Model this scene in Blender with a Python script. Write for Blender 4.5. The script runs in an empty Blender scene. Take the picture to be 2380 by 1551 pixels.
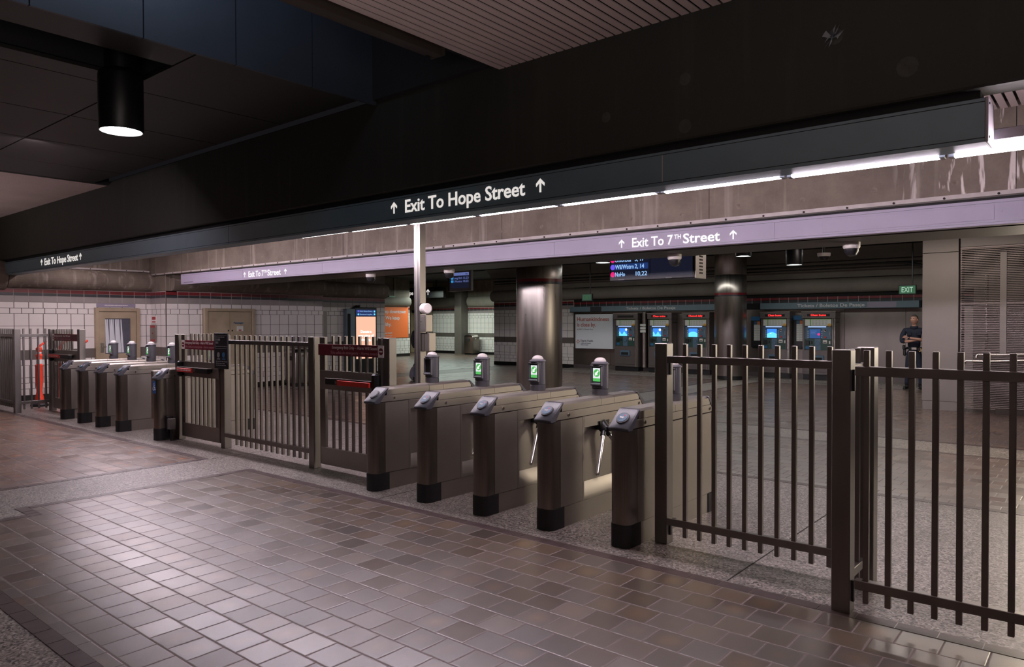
import bpy, bmesh, math, random
from mathutils import Vector, Matrix

random.seed(7)
SC = bpy.context.scene
COL = SC.collection
PI = math.pi

# ------------------------------------------------------------------ camera
def make_camera():
    cd = bpy.data.cameras.new('camera')
    cd.sensor_fit = 'HORIZONTAL'; cd.sensor_width = 36.0
    cd.lens = 36.0 * 1689.7 / 2380.0
    cd.clip_start = 0.05; cd.clip_end = 200
    cam = bpy.data.objects.new('camera', cd); COL.objects.link(cam)
    yaw, pit, rol = math.radians(39.833), math.radians(0.9294), math.radians(-0.1635)
    fw = Vector((-math.sin(yaw)*math.cos(pit), math.cos(yaw)*math.cos(pit), -math.sin(pit)))
    rt = Vector((math.cos(yaw), math.sin(yaw), 0)); up = rt.cross(fw)
    r2 = rt*math.cos(rol) + up*math.sin(rol); u2 = -rt*math.sin(rol) + up*math.cos(rol)
    m = Matrix(((r2.x, u2.x, -fw.x, 0), (r2.y, u2.y, -fw.y, 0), (r2.z, u2.z, -fw.z, 1.65), (0, 0, 0, 1)))
    cam.matrix_world = m
    SC.camera = cam
make_camera()

# ------------------------------------------------------------------ world, exposure, main light levels
W = bpy.data.worlds.new('world'); SC.world = W; W.use_nodes = True
W.node_tree.nodes['Background'].inputs[0].default_value = (0.55, 0.5, 0.6, 1)
W.node_tree.nodes['Background'].inputs[1].default_value = 0.012
vs = SC.view_settings
vs.view_transform = 'Standard'; vs.look = 'None'; vs.gamma = 1.0; vs.use_curve_mapping = False
vs.exposure = 0.0
SC.cycles.max_bounces = 8; SC.cycles.diffuse_bounces = 4; SC.cycles.glossy_bounces = 4
SC.cycles.sample_clamp_indirect = 4.0
SC.cycles.use_denoising = True
TUBE_E = 95.0          # gate line fluorescent diffusers
TUBE_COL = (1.0, 0.86, 0.98)

def area(name, loc, sx, sy, watts, color, rot=(0, 0, 0), spread=PI):
    d = bpy.data.lights.new(name, 'AREA'); d.shape = 'RECTANGLE'; d.size = sx; d.size_y = sy
    d.energy = watts; d.color = color; d.spread = spread
    o = bpy.data.objects.new(name, d); COL.objects.link(o); o.location = loc; o.rotation_euler = rot
    return o
def spot(name, loc, target, watts, color, angle, blend=0.5, radius=0.1):
    d = bpy.data.lights.new(name, 'SPOT'); d.energy = watts; d.color = color
    d.spot_size = angle; d.spot_blend = blend; d.shadow_soft_size = radius
    o = bpy.data.objects.new(name, d); COL.objects.link(o); o.location = loc
    v = Vector(target) - Vector(loc); o.rotation_euler = v.to_track_quat('-Z', 'Y').to_euler()
    return o
# added out-of-frame fill in place of a lit panel, raking across the gates
area('hall_side_fill', (-0.3, 11.2, 1.75), 0.45, 1.3, 85, (1.0, 0.85, 0.67), (math.radians(90), 0, math.radians(156)))
# fill lamps added for the halls beyond, without fixtures
area('hall_fill_near_machines', (-8.5, 17.2, 3.3), 14, 0.25, 260, (0.96, 0.95, 0.92))
area('hall_fill_far_lobby', (-24.5, 24.6, 3.2), 5, 0.3, 230, (0.86, 1.0, 0.9))
area('hall_fill_lift_lobby', (-2.4, 13.0, 3.3), 2.5, 0.3, 80, (1.0, 0.85, 0.8))
area('west_bay_fill', (-14.4, 6.0, 3.45), 4.5, 0.2, 85, (1.0, 0.84, 0.90))  # pinkish fill added over the west bay, no fixture there
area('west_bay_fill_front', (-9.5, 3.0, 3.6), 1.2, 0.2, 45, (1.0, 0.80, 0.92), (0, math.radians(35), 0))  # second added fill, tilted toward the west
area('slat_fill', (-0.6, 0.2, 2.4), 5, 0.3, 140, (1.0, 0.86, 0.86), (PI, 0, 0))  # unseen fill added below the slats to brighten them
area('slat_fill_west', (-15.5, 1.5, 2.4), 3, 0.3, 60, (1.0, 0.86, 0.86), (PI, 0, 0))  # same kind of added fill under the west slats
area('void_blue_fill', (-4.6, 2.4, 4.9), .5, 1.5, 9, (0.55, 0.72, 1.0), (0, math.radians(80), 0))  # bluish fill added inside the void to lift the bulkhead face

# ------------------------------------------------------------------ materials
def lin(h):
    h = h.lstrip('#'); v = [int(h[i:i+2], 16)/255 for i in (0, 2, 4)]
    return tuple((c/12.92 if c <= .04045 else ((c+.055)/1.055)**2.4) for c in v) + (1,)
def nodes(name):
    m = bpy.data.materials.new(name); m.use_nodes = True
    nt = m.node_tree; b = nt.nodes['Principled BSDF']
    return m, nt, b
def mat(name, col, rough=.5, metal=0., var=0., scale=6., bump=0., stretch=None, rvar=0., spec=.5):
    m, nt, b = nodes(name)
    c = lin(col) if isinstance(col, str) else tuple(col)+(1,)
    b.inputs['Base Color'].default_value = c; b.inputs['Roughness'].default_value = rough
    b.inputs['Metallic'].default_value = metal; b.inputs['Specular IOR Level'].default_value = spec
    if var or bump or rvar:
        tc = nt.nodes.new('ShaderNodeTexCoord'); mp = nt.nodes.new('ShaderNodeMapping')
        if stretch: mp.inputs['Scale'].default_value = stretch
        nz = nt.nodes.new('ShaderNodeTexNoise'); nz.inputs['Scale'].default_value = scale; nz.inputs['Detail'].default_value = 5
        nt.links.new(tc.outputs['Object'], mp.inputs[0]); nt.links.new(mp.outputs[0], nz.inputs['Vector'])
        if var:
            r = nt.nodes.new('ShaderNodeValToRGB')
            r.color_ramp.elements[0].position = .3; r.color_ramp.elements[1].position = .7
            r.color_ramp.elements[0].color = tuple(x*(1-var) for x in c[:3])+(1,)
            r.color_ramp.elements[1].color = tuple(min(1, x*(1+var)) for x in c[:3])+(1,)
            nt.links.new(nz.outputs['Fac'], r.inputs[0]); nt.links.new(r.outputs[0], b.inputs['Base Color'])
        if rvar:
            mr = nt.nodes.new('ShaderNodeMapRange'); mr.inputs[3].default_value = rough-rvar; mr.inputs[4].default_value = rough+rvar
            nt.links.new(nz.outputs['Fac'], mr.inputs[0]); nt.links.new(mr.outputs[0], b.inputs['Roughness'])
        if bump:
            bp = nt.nodes.new('ShaderNodeBump'); bp.inputs['Strength'].default_value = bump; bp.inputs['Distance'].default_value = .01
            nt.links.new(nz.outputs['Fac'], bp.inputs['Height']); nt.links.new(bp.outputs[0], b.inputs['Normal'])
    return m
def emit(name, col, s):
    m, nt, b = nodes(name)
    c = lin(col) if isinstance(col, str) else tuple(col)+(1,)
    b.inputs['Base Color'].default_value = (.02, .02, .02, 1)
    b.inputs['Emission Color'].default_value = c; b.inputs['Emission Strength'].default_value = s
    return m
def math_node(nt, op, a, b=None, c=None):
    n = nt.nodes.new('ShaderNodeMath'); n.operation = op
    for i, v in enumerate((a, b, c)):
        if v is None: continue
        if isinstance(v, (int, float)): n.inputs[i].default_value = v
        else: nt.links.new(v, n.inputs[i])
    return n.outputs[0]
def mixc(nt, f, a, b):
    n = nt.nodes.new('ShaderNodeMix'); n.data_type = 'RGBA'
    for s, v in ((n.inputs[0], f), (n.inputs[6], a), (n.inputs[7], b)):
        if isinstance(v, (int, float)): s.default_value = v
        elif isinstance(v, tuple): s.default_value = v
        else: nt.links.new(v, s)
    return n.outputs[2]

def quarry(name, c1, c2, cc, grout, ox, oy):
    """running-bond 0.2 m quarry tiles with flashed centres"""
    m, nt, b = nodes(name); P = .2
    tc = nt.nodes.new('ShaderNodeTexCoord'); sp = nt.nodes.new('ShaderNodeSeparateXYZ')
    nt.links.new(tc.outputs['Object'], sp.inputs[0])
    y = math_node(nt, 'DIVIDE', math_node(nt, 'SUBTRACT', sp.outputs[1], oy), P)
    row = math_node(nt, 'FLOOR', y); v = math_node(nt, 'SUBTRACT', y, row)
    sh = math_node(nt, 'MULTIPLY', math_node(nt, 'FLOORED_MODULO', row, 2.), .5)
    x = math_node(nt, 'ADD', math_node(nt, 'DIVIDE', math_node(nt, 'SUBTRACT', sp.outputs[0], ox), P), sh)
    colm = math_node(nt, 'FLOOR', x); u = math_node(nt, 'SUBTRACT', x, colm)
    cv = nt.nodes.new('ShaderNodeCombineXYZ'); nt.links.new(colm, cv.inputs[0]); nt.links.new(row, cv.inputs[1])
    wn = nt.nodes.new('ShaderNodeTexWhiteNoise'); wn.noise_dimensions = '3D'; nt.links.new(cv.outputs[0], wn.inputs['Vector'])
    sw = nt.nodes.new('ShaderNodeSeparateColor'); nt.links.new(wn.outputs['Color'], sw.inputs[0])
    base = mixc(nt, sw.outputs[0], lin(c1), lin(c2))
    du = math_node(nt, 'ABSOLUTE', math_node(nt, 'SUBTRACT', u, .5)); dv = math_node(nt, 'ABSOLUTE', math_node(nt, 'SUBTRACT', v, .5))
    mx = math_node(nt, 'MAXIMUM', du, dv)
    # flashed centre, only strong on some tiles
    nz = nt.nodes.new('ShaderNodeTexNoise'); nz.inputs['Scale'].default_value = 9; nt.links.new(tc.outputs['Object'], nz.inputs['Vector'])
    rad = math_node(nt, 'SQRT', math_node(nt, 'ADD', math_node(nt, 'MULTIPLY', du, du), math_node(nt, 'MULTIPLY', dv, dv)))
    cen = math_node(nt, 'MULTIPLY', math_node(nt, 'SUBTRACT', 1., math_node(nt, 'MULTIPLY', rad, 2.1)), math_node(nt, 'POWER', sw.outputs[1], 3.2))
    n = nt.nodes.new('ShaderNodeClamp'); nt.links.new(math_node(nt, 'MULTIPLY', cen, math_node(nt, 'ADD', nz.outputs['Fac'], .4)), n.inputs[0])
    base = mixc(nt, n.outputs[0], base, lin(cc))
    mort = math_node(nt, 'GREATER_THAN', mx, .478)
    base = mixc(nt, mort, base, lin(grout))
    fine = nt.nodes.new('ShaderNodeTexNoise'); fine.inputs['Scale'].default_value = 160; nt.links.new(tc.outputs['Object'], fine.inputs['Vector'])
    base = mixc(nt, math_node(nt, 'MULTIPLY', fine.outputs['Fac'], .25), base, (.03, .025, .022, 1))
    nt.links.new(base, b.inputs['Base Color'])
    ro = math_node(nt, 'ADD', math_node(nt, 'MULTIPLY', mort, .35), math_node(nt, 'ADD', .27, math_node(nt, 'MULTIPLY', sw.outputs[2], .12)))
    nt.links.new(ro, b.inputs['Roughness'])
    edge = nt.nodes.new('ShaderNodeMapRange'); edge.inputs[1].default_value = .455; edge.inputs[2].default_value = .485
    edge.inputs[3].default_value = 1; edge.inputs[4].default_value = 0; nt.links.new(mx, edge.inputs[0])
    tilt = math_node(nt, 'ADD', edge.outputs[0], math_node(nt, 'MULTIPLY', fine.outputs['Fac'], .08))
    bp = nt.nodes.new('ShaderNodeBump'); bp.inputs['Strength'].default_value = .5; bp.inputs['Distance'].default_value = .002
    nt.links.new(tilt, bp.inputs['Height']); nt.links.new(bp.outputs[0], b.inputs['Normal'])
    # every tile is set a hair out of level
    wn2 = nt.nodes.new('ShaderNodeTexWhiteNoise'); wn2.noise_dimensions = '4D'; wn2.inputs['W'].default_value = 3.; nt.links.new(cv.outputs[0], wn2.inputs['Vector'])
    vm = nt.nodes.new('ShaderNodeVectorMath'); vm.operation = 'MULTIPLY_ADD'; vm.inputs[1].default_value = (.022, .022, 0); vm.inputs[2].default_value = (-.011, -.011, 1)
    nt.links.new(wn2.outputs['Color'], vm.inputs[0])
    vn = nt.nodes.new('ShaderNodeVectorMath'); vn.operation = 'NORMALIZE'; nt.links.new(vm.outputs[0], vn.inputs[0]); nt.links.new(vn.outputs[0], bp.inputs['Normal'])
    b.inputs['Specular IOR Level'].default_value = 1.0
    nt.links.new(math_node(nt, 'MULTIPLY', math_node(nt, 'SUBTRACT', 1., mort), .26), b.inputs['Coat Weight']); b.inputs['Coat Roughness'].default_value = .30; b.inputs['Coat IOR'].default_value = 1.75
    return m

def terrazzo():
    m, nt, b = nodes('terrazzo')
    tc = nt.nodes.new('ShaderNodeTexCoord')
    v = nt.nodes.new('ShaderNodeTexVoronoi'); v.inputs['Scale'].default_value = 85
    nt.links.new(tc.outputs['Object'], v.inputs['Vector'])
    s = nt.nodes.new('ShaderNodeSeparateColor'); nt.links.new(v.outputs['Color'], s.inputs[0])
    r = nt.nodes.new('ShaderNodeValToRGB'); r.color_ramp.interpolation = 'CONSTANT'
    e = r.color_ramp.elements; e[0].color = lin('#393533'); e[1].position = .2; e[1].color = lin('#625c58')
    for p, c in ((.45, '#787069'), (.7, '#8a827b'), (.9, '#a0978f')):
        x = e.new(p); x.color = lin(c)
    nt.links.new(s.outputs[0], r.inputs[0])
    nz = nt.nodes.new('ShaderNodeTexNoise'); nz.inputs['Scale'].default_value = 1.3; nz.inputs['Detail'].default_value = 6
    nt.links.new(tc.outputs['Object'], nz.inputs['Vector'])
    mr = nt.nodes.new('ShaderNodeMapRange'); mr.inputs[1].default_value = .5; mr.inputs[2].default_value = .75; mr.inputs[4].default_value = .45
    nt.links.new(nz.outputs['Fac'], mr.inputs[0])
    c = mixc(nt, mr.outputs[0], r.outputs[0], lin('#3a342f'))
    nt.links.new(c, b.inputs['Base Color']); b.inputs['Roughness'].default_value = .42
    return m

def concrete(name, c1, c2, scale=1.2, streak=0., drip_from=None):
    m, nt, b = nodes(name)
    tc = nt.nodes.new('ShaderNodeTexCoord')
    n1 = nt.nodes.new('ShaderNodeTexNoise'); n1.inputs['Scale'].default_value = scale; n1.inputs['Detail'].default_value = 9; n1.inputs['Roughness'].default_value = .65
    n2 = nt.nodes.new('ShaderNodeTexNoise'); n2.inputs['Scale'].default_value = 45; n2.inputs['Detail'].default_value = 4
    nt.links.new(tc.outputs['Object'], n1.inputs['Vector']); nt.links.new(tc.outputs['Object'], n2.inputs['Vector'])
    mr = nt.nodes.new('ShaderNodeMapRange'); mr.inputs[1].default_value = .3; mr.inputs[2].default_value = .72
    nt.links.new(n1.outputs['Fac'], mr.inputs[0])
    c = mixc(nt, mr.outputs[0], lin(c1), lin(c2))
    c = mixc(nt, math_node(nt, 'MULTIPLY', n2.outputs['Fac'], .3), c, lin(c1))
    if streak:
        mp = nt.nodes.new('ShaderNodeMapping'); mp.inputs['Scale'].default_value = (9, 9, .5)
        n3 = nt.nodes.new('ShaderNodeTexNoise'); n3.inputs['Scale'].default_value = 1.; n3.inputs['Detail'].default_value = 6
        nt.links.new(tc.outputs['Object'], mp.inputs[0]); nt.links.new(mp.outputs[0], n3.inputs['Vector'])
        s = nt.nodes.new('ShaderNodeMapRange'); s.inputs[1].default_value = .56; s.inputs[2].default_value = .72; s.inputs[4].default_value = streak
        nt.links.new(n3.outputs['Fac'], s.inputs[0]); c = mixc(nt, s.outputs[0], c, lin('#b5aba2'))
    if drip_from is not None:            # pale lime drips where water has run down this stretch
        sp = nt.nodes.new('ShaderNodeSeparateXYZ'); nt.links.new(tc.outputs['Object'], sp.inputs[0])
        mp2 = nt.nodes.new('ShaderNodeMapping'); mp2.inputs['Scale'].default_value = (14, 3, 1.6)
        n4 = nt.nodes.new('ShaderNodeTexNoise'); n4.inputs['Scale'].default_value = 1.; n4.inputs['Detail'].default_value = 7; n4.inputs['Distortion'].default_value = .5
        nt.links.new(tc.outputs['Object'], mp2.inputs[0]); nt.links.new(mp2.outputs[0], n4.inputs['Vector'])
        s2 = nt.nodes.new('ShaderNodeMapRange'); s2.inputs[1].default_value = .54; s2.inputs[2].default_value = .60; s2.inputs[4].default_value = .8
        nt.links.new(n4.outputs['Fac'], s2.inputs[0])
        r2 = nt.nodes.new('ShaderNodeMapRange'); r2.inputs[1].default_value = drip_from; r2.inputs[2].default_value = drip_from+.4
        nt.links.new(sp.outputs[0], r2.inputs[0])
        c = mixc(nt, math_node(nt, 'MULTIPLY', s2.outputs[0], r2.outputs[0]), c, lin('#d8ccc6'))
    nt.links.new(c, b.inputs['Base Color']); b.inputs['Roughness'].default_value = .75
    bp = nt.nodes.new('ShaderNodeBump'); bp.inputs['Strength'].default_value = .25; bp.inputs['Distance'].default_value = .01
    nt.links.new(n2.outputs['Fac'], bp.inputs['Height']); nt.links.new(bp.outputs[0], b.inputs['Normal'])
    return m

M = {}
M['steel'] = mat('brushed_steel', '#8f8a85', .34, 1., .10, 3., 0, (40, 40, 1.2), .06)
for k_ in ('steel',):
    M[k_].node_tree.nodes['Principled BSDF'].inputs['Anisotropic'].default_value = .8
M['steel_side'] = mat('satin_steel', '#a09a93', .45, 1., .08, 2.5, 0, None, .06)
M['steel_rail'] = mat('fence_steel', '#86827e', .40, 1., .10, 8., 0, (1, 1, .3), .05)
M['steel_col'] = mat('column_steel', '#9a948d', .30, 1., .14, 2.2, 0, (6, 6, .5), .06)
M['steel_col'].node_tree.nodes['Principled BSDF'].inputs['Anisotropic'].default_value = .8
M['steel_wall'] = mat('wall_steel', '#8a827c', .36, 1., .15, 1.5, 0, (1, 1, .4), .08)
M['bronze'] = mat('bronze_steel', '#b09f88', .42, .45, .12, 3., 0, None, .05)
M['plastic'] = mat('reader_plastic', '#3d3e44', .38, 0, .06, 20)
M['plastic_dark'] = mat('dark_plastic', '#1a191c', .4)
M['rubber'] = mat('rubber', '#141417', .6, 0, .1, 15)
M['black'] = mat('black_paint', '#0c0c0d', .4)
M['pod'] = mat('validator_grey', '#4c4b50', .36, 0, .05, 20)
M['dome'] = mat('dome_white', '#b5aeab', .35)
M['disc'] = mat('disc_blue', '#33566e', .35)
M['disc_off'] = mat('disc_grey', '#4a4a50', .35)
M['white'] = mat('white_print', '#e9e4e0', .5)
M['red_led'] = emit('red_led', (1, .03, .03), 2.0)
M['concrete'] = concrete('concrete', '#564b41', '#7d7165', 1.6, .35, -1.7)
M['tie_mark'] = mat('tie_mark', '#6e6258', .8, 0, .3, 30)
M['tie_mark_dark'] = mat('tie_mark_dark', '#3a3a33', .8, 0, .2, 30)
M['beam'] = concrete('dark_concrete', '#20211b', '#2b2b24', .9, .02)
M['concrete_hall'] = concrete('hall_concrete', '#6e6860', '#8c857a', .8, .0)
M['sign_dark'] = mat('charcoal_sign', '#647780', .40, .1, .05, 4)
M['sign_lav'] = mat('lavender_sign', '#8b8294', .5, 0, .04, 3)
M['gap'] = mat('dark_gap', '#0b0a09', .8)
M['strip'] = mat('white_flashing', '#a49b97', .55, 0, .12, 9)
M['fixture'] = mat('fixture_white', '#8f888c', .5)
M['tube'] = emit('tube_light', TUBE_COL, TUBE_E)
M['slat'] = mat('slat_metal', '#d3c2bc', .5, .0, .06, 2)
M['void'] = mat('void_blue_grey', '#3b4048', .45, .0, .25, .8)
M['void_under'] = mat('void_under', '#1f1d1a', .5, .0, .25, .8)
M['void_dark'] = mat('void_dark', '#1d1d1f', .8)
M['fascia'] = mat('fascia_brown', '#3a332c', .5, .2, .1, 5)
M['red_tile'] = mat('red_tile', '#6e1d24', .3, 0, .2, 6)
M['navy_tile'] = mat('charcoal_tile', '#2f3036', .3)
M['grey_tile'] = mat('grey_tile', '#8b8381', .35, 0, .06, 4)
M['white_tile'] = mat('white_tile', '#d6d0cc', .28, 0, .03, 4)
M['band_tile'] = mat('band_tile', '#5f5853', .4, 0, .06, 5)
M['grout_dark'] = mat('grout_dark', '#3b3633', .9)
M['grout_light'] = mat('grout_light', '#a79c95', .9)
M['base_black'] = mat('base_black', '#121212', .4)
M['floor_field'] = quarry('quarry_tile', '#574839', '#3d332c', '#775a3c', '#5f4a45', .03, 4.275)
M['floor_field_west'] = quarry('quarry_tile_west', '#6b5140', '#4c3a2f', '#9a6338', '#50392f', .1, 4.275)
M['floor_hall'] = quarry('quarry_tile_hall', '#5f4b3f', '#4a3b34', '#7d5a40', '#5c4a43', .03, 4.275)
M['floor_border'] = mat('dark_border_tile', '#3f3130', .4, 0, .2, 12)
M['terrazzo'] = terrazzo()
M['sign_red'] = mat('sign_maroon', '#6d1e2b', .4)
M['bar_red'] = mat('push_red', '#b3261e', .4)
M['ada_blue'] = mat('access_blue', '#1f5ea8', .4)
M['orange'] = mat('safety_orange', '#e8452b', .5)
M['reflect'] = mat('reflective_white', '#d9d4d0', .4)
M['yellow'] = mat('yellow_plastic', '#c9a42a', .5)
M['poster_orange'] = mat('poster_orange', '#e0692c', .6)
M['poster_white'] = mat('poster_white', '#c9cdd2', .6)
M['ink_rust'] = mat('ink_rust', '#a8503c', .6)
M['ink_pink'] = mat('ink_pink', '#b98a92', .6)
M['ink_grey'] = mat('ink_grey', '#7b7d80', .6)
M['ink_dark'] = mat('ink_dark', '#3c3c40', .6)
M['screen_black'] = emit('screen_black', (.006, .008, .02), 1.)
M['scr_blue'] = emit('screen_blue', (.03, .22, .9), 1.3)
M['scr_cyan'] = emit('screen_cyan', (.12, .62, 1.), 1.4)
M['scr_white'] = emit('screen_white', (.8, .9, 1.), 1.1)
M['scr_green'] = emit('screen_green', (.10, .55, .12), .9)
M['scr_paper'] = emit('screen_paper', (.85, .9, .9), .9)
M['scr_text'] = emit('screen_text', (.35, .6, 1.), 1.0)
M['scr_textdim'] = emit('screen_text_dim', (.25, .33, .8), .45)
M['scr_navy'] = emit('screen_navy', (.02, .06, .25), .6)
M['dot_pink'] = emit('dot_pink', (.9, .02, .22), .9)
M['dot_violet'] = emit('dot_violet', (.16, .1, .9), 1.)
M['dot_cyan'] = emit('dot_cyan', (.02, .35, .8), .9)
M['scr_peach'] = emit('screen_peach', (1., .55, .38), 1.0)
M['scr_hot'] = emit('screen_hot', (1., 1., 1.), 1.6)
M['scr_dim'] = emit('screen_dim_blue', (.02, .12, .4), .6)
M['sign_letters'] = emit('lit_letters', (1., .93, .88), .75)
M['sign_letters2'] = emit('lit_letters_white', (1., .97, 1.), .95)
M['letters_grey'] = mat('grey_letters', '#d2d2d2', .5)
M['exit_green'] = emit('exit_green', (.02, .16, .06), .55)
M['exit_white'] = emit('exit_white', (.6, .9, .7), .6)
M['exit_dim'] = emit('exit_dim', (.02, .12, .05), .35)
M['lamp_glow'] = emit('lamp_glow', (.85, .97, 1.), 14.)
M['lamp_glow_small'] = emit('lamp_glow_small', (.85, .97, 1.), 6.)
M['recess_glow'] = emit('recess_glow', (.45, .6, 1.), 1.2)
M['tvm_green'] = mat('panel_green', '#27423a', .4)
M['tvm_blue'] = mat('panel_blue', '#4c6478', .4)
M['tvm_body'] = mat('machine_grey', '#6a6361', .42, .6, .08, 4)
M['tvm_trim'] = mat('machine_trim', '#cfc7c0', .3, 1.)
M['paper'] = mat('paper_white', '#c3c6c0', .6)
M['leaf_green'] = mat('print_green', '#5f9a3a', .6)
M['sun_yellow'] = mat('print_yellow', '#c79b3e', .6)
M['tag_blue'] = mat('print_blue', '#1d5c88', .5)
M['tag_orange'] = mat('print_orange', '#b8683a', .6)
M['horn'] = mat('horn_white', '#cfc8c2', .5)
M['glass_door'] = mat('dark_window', '#5a5a66', .2, 0, .3, 3)
M['panelgrey'] = mat('clad_grey', '#8d8781', .45, .55, .03, 3)
M['mesh'] = mat('louvre_steel', '#8a807c', .4, .8, .05, 3)
M['chrome'] = mat('chrome', '#d8d2cc', .2, 1.)
M['skin'] = mat('skin', '#b58672', .55)
M['lip'] = mat('lip', '#8f5c4e', .5)
M['hair'] = mat('dark_hair', '#2a231f', .6)
M['hair_grey'] = mat('grey_hair', '#4b443f', .6)
M['uniform'] = mat('navy_cloth', '#171a2c', .8, 0, .1, 20)
M['jacket'] = mat('black_cloth', '#1f1f24', .8, 0, .1, 20)
M['jeans'] = mat('denim', '#3d5470', .85, 0, .15, 25)
M['leather'] = mat('black_leather', '#0f0e0f', .4)
M['gold'] = mat('gold_badge', '#c9a86a', .3, .8)
M['bag'] = mat('bag_cloth', '#7a757c', .8, 0, .15, 25)
M['conduit'] = mat('conduit', '#2b2825', .5, .3)
M['red_sticker'] = mat('red_sticker', '#a8383a', .5)
M['grey_box'] = mat('grey_box', '#6d6a68', .5)

# ------------------------------------------------------------------ mesh builder
class B:
    def __init__(s): s.bm = bmesh.new(); s.ms = []
    def mi(s, m):
        if m not in s.ms: s.ms.append(m)
        return s.ms.index(m)
    def face(s, pts, m):
        vs = [s.bm.verts.new(p) for p in pts]
        f = s.bm.faces.new(vs); f.material_index = s.mi(m); return f
    def box(s, x0, x1, y0, y1, z0, z1, m, bev=0., seg=1):
        v = [s.bm.verts.new((x, y, z)) for x in (x0, x1) for y in (y0, y1) for z in (z0, z1)]
        i = s.mi(m); fs = []
        for q in ((0, 1, 3, 2), (4, 6, 7, 5), (0, 4, 5, 1), (2, 3, 7, 6), (0, 2, 6, 4), (1, 5, 7, 3)):
            f = s.bm.faces.new([v[k] for k in q]); f.material_index = i; fs.append(f)
        if bev:
            es = list({e for f in fs for e in f.edges})
            bmesh.ops.bevel(s.bm, geom=es, offset=bev, segments=seg, affect='EDGES', profile=.5, material=-1)
        return s
    def prism(s, pts, ax, a0, a1, m, bev=0.):
        """2-D outline swept along axis ax; outline coords are the other two axes in xyz order"""
        def p3(p, a):
            l = list(p); l.insert('xyz'.index(ax), a); return tuple(l)
        v0 = [s.bm.verts.new(p3(p, a0)) for p in pts]; v1 = [s.bm.verts.new(p3(p, a1)) for p in pts]
        i = s.mi(m); n = len(pts); fs = [s.bm.faces.new(v0), s.bm.faces.new(v1[::-1])]
        for k in range(n): fs.append(s.bm.faces.new((v0[k], v1[k], v1[(k+1) % n], v0[(k+1) % n])))
        for f in fs: f.material_index = i
        if bev:
            es = list({e for f in fs for e in f.edges if e.calc_length() > bev*2.2})
            bmesh.ops.bevel(s.bm, geom=es, offset=bev, segments=1, affect='EDGES', profile=.5, material=-1)
        bmesh.ops.recalc_face_normals(s.bm, faces=[f for f in s.bm.faces if f.is_valid])
        return s
    def cyl(s, p0, p1, r, m, n=16, r2=None):
        p0, p1 = Vector(p0), Vector(p1); d = (p1-p0).normalized()
        a = d.orthogonal().normalized(); b = d.cross(a); r2 = r if r2 is None else r2
        i = s.mi(m)
        c0 = [s.bm.verts.new(p0+(a*math.cos(t)+b*math.sin(t))*r) for t in (2*PI*k/n for k in range(n))]
        c1 = [s.bm.verts.new(p1+(a*math.cos(t)+b*math.sin(t))*r2) for t in (2*PI*k/n for k in range(n))]
        for k in range(n):
            f = s.bm.faces.new((c0[k], c0[(k+1) % n], c1[(k+1) % n], c1[k])); f.material_index = i
        for f in (s.bm.faces.new(c0[::-1]), s.bm.faces.new(c1)): f.material_index = i
        return s
    def tube(s, pts, r, m, n=10):
        for a, b in zip(pts[:-1], pts[1:]): s.cyl(a, b, r, m, n)
        return s
    def lathe(s, prof, c, m, n=28):
        rings = []; i = s.mi(m)
        for r, z in prof:
            if r < 1e-5: rings.append([s.bm.verts.new((c[0], c[1], c[2]+z))])
            else: rings.append([s.bm.verts.new((c[0]+r*math.cos(2*PI*k/n), c[1]+r*math.sin(2*PI*k/n), c[2]+z)) for k in range(n)])
        for a, b in zip(rings[:-1], rings[1:]):
            for k in range(n):
                q = [a[k % len(a)], a[(k+1) % len(a)], b[(k+1) % len(b)], b[k % len(b)]]
                u = []
                for v in q:
                    if v not in u: u.append(v)
                if len(u) > 2:
                    f = s.bm.faces.new(u); f.material_index = i
        return s
    def ball(s, c, r, m, seg=20, sc=(1, 1, 1)):
        mt = Matrix.Translation(c) @ Matrix.Diagonal((r*sc[0], r*sc[1], r*sc[2], 1))
        g = bmesh.ops.create_uvsphere(s.bm, u_segments=seg, v_segments=seg//2, radius=1, matrix=mt)
        i = s.mi(m)
        for v in g['verts']:
            for f in v.link_faces: f.material_index = i
        return s
    def build(s, name, parent=None, loc=(0, 0, 0), smooth=35, mx=None):
        me = bpy.data.meshes.new(name)
        if mx is not None: s.bm.transform(mx)
        s.bm.to_mesh(me); s.bm.free()
        for m in s.ms: me.materials.append(M[m])
        if smooth:
            me.shade_smooth(); me.set_sharp_from_angle(angle=math.radians(smooth))
        o = bpy.data.objects.new(name, me); COL.objects.link(o); o.parent = parent; o.location = loc
        return o
def bx(name, parent, d, m, bev=0., loc=(0, 0, 0)):
    return B().box(*d, m, bev).build(name, parent, loc)
def tag(o, label, cat, group=None):
    o['label'] = label; o['category'] = cat
    if group: o['group'] = group
    return o
def thing(name, label, cat, loc=(0, 0, 0), group=None, rz=0.):
    o = bpy.data.objects.new(name, None); COL.objects.link(o); o.location = loc; o.rotation_euler = (0, 0, rz)
    o.empty_display_size = .1
    return tag(o, label, cat, group)
def struct(o): o['kind'] = 'structure'; return o
def kids(o): return [c for c in bpy.data.objects if c.parent == o]
def copy_tree(o, parent=None):
    c = o.copy(); COL.objects.link(c); c.parent = parent
    for k in kids(o): copy_tree(k, c)
    return c

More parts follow.
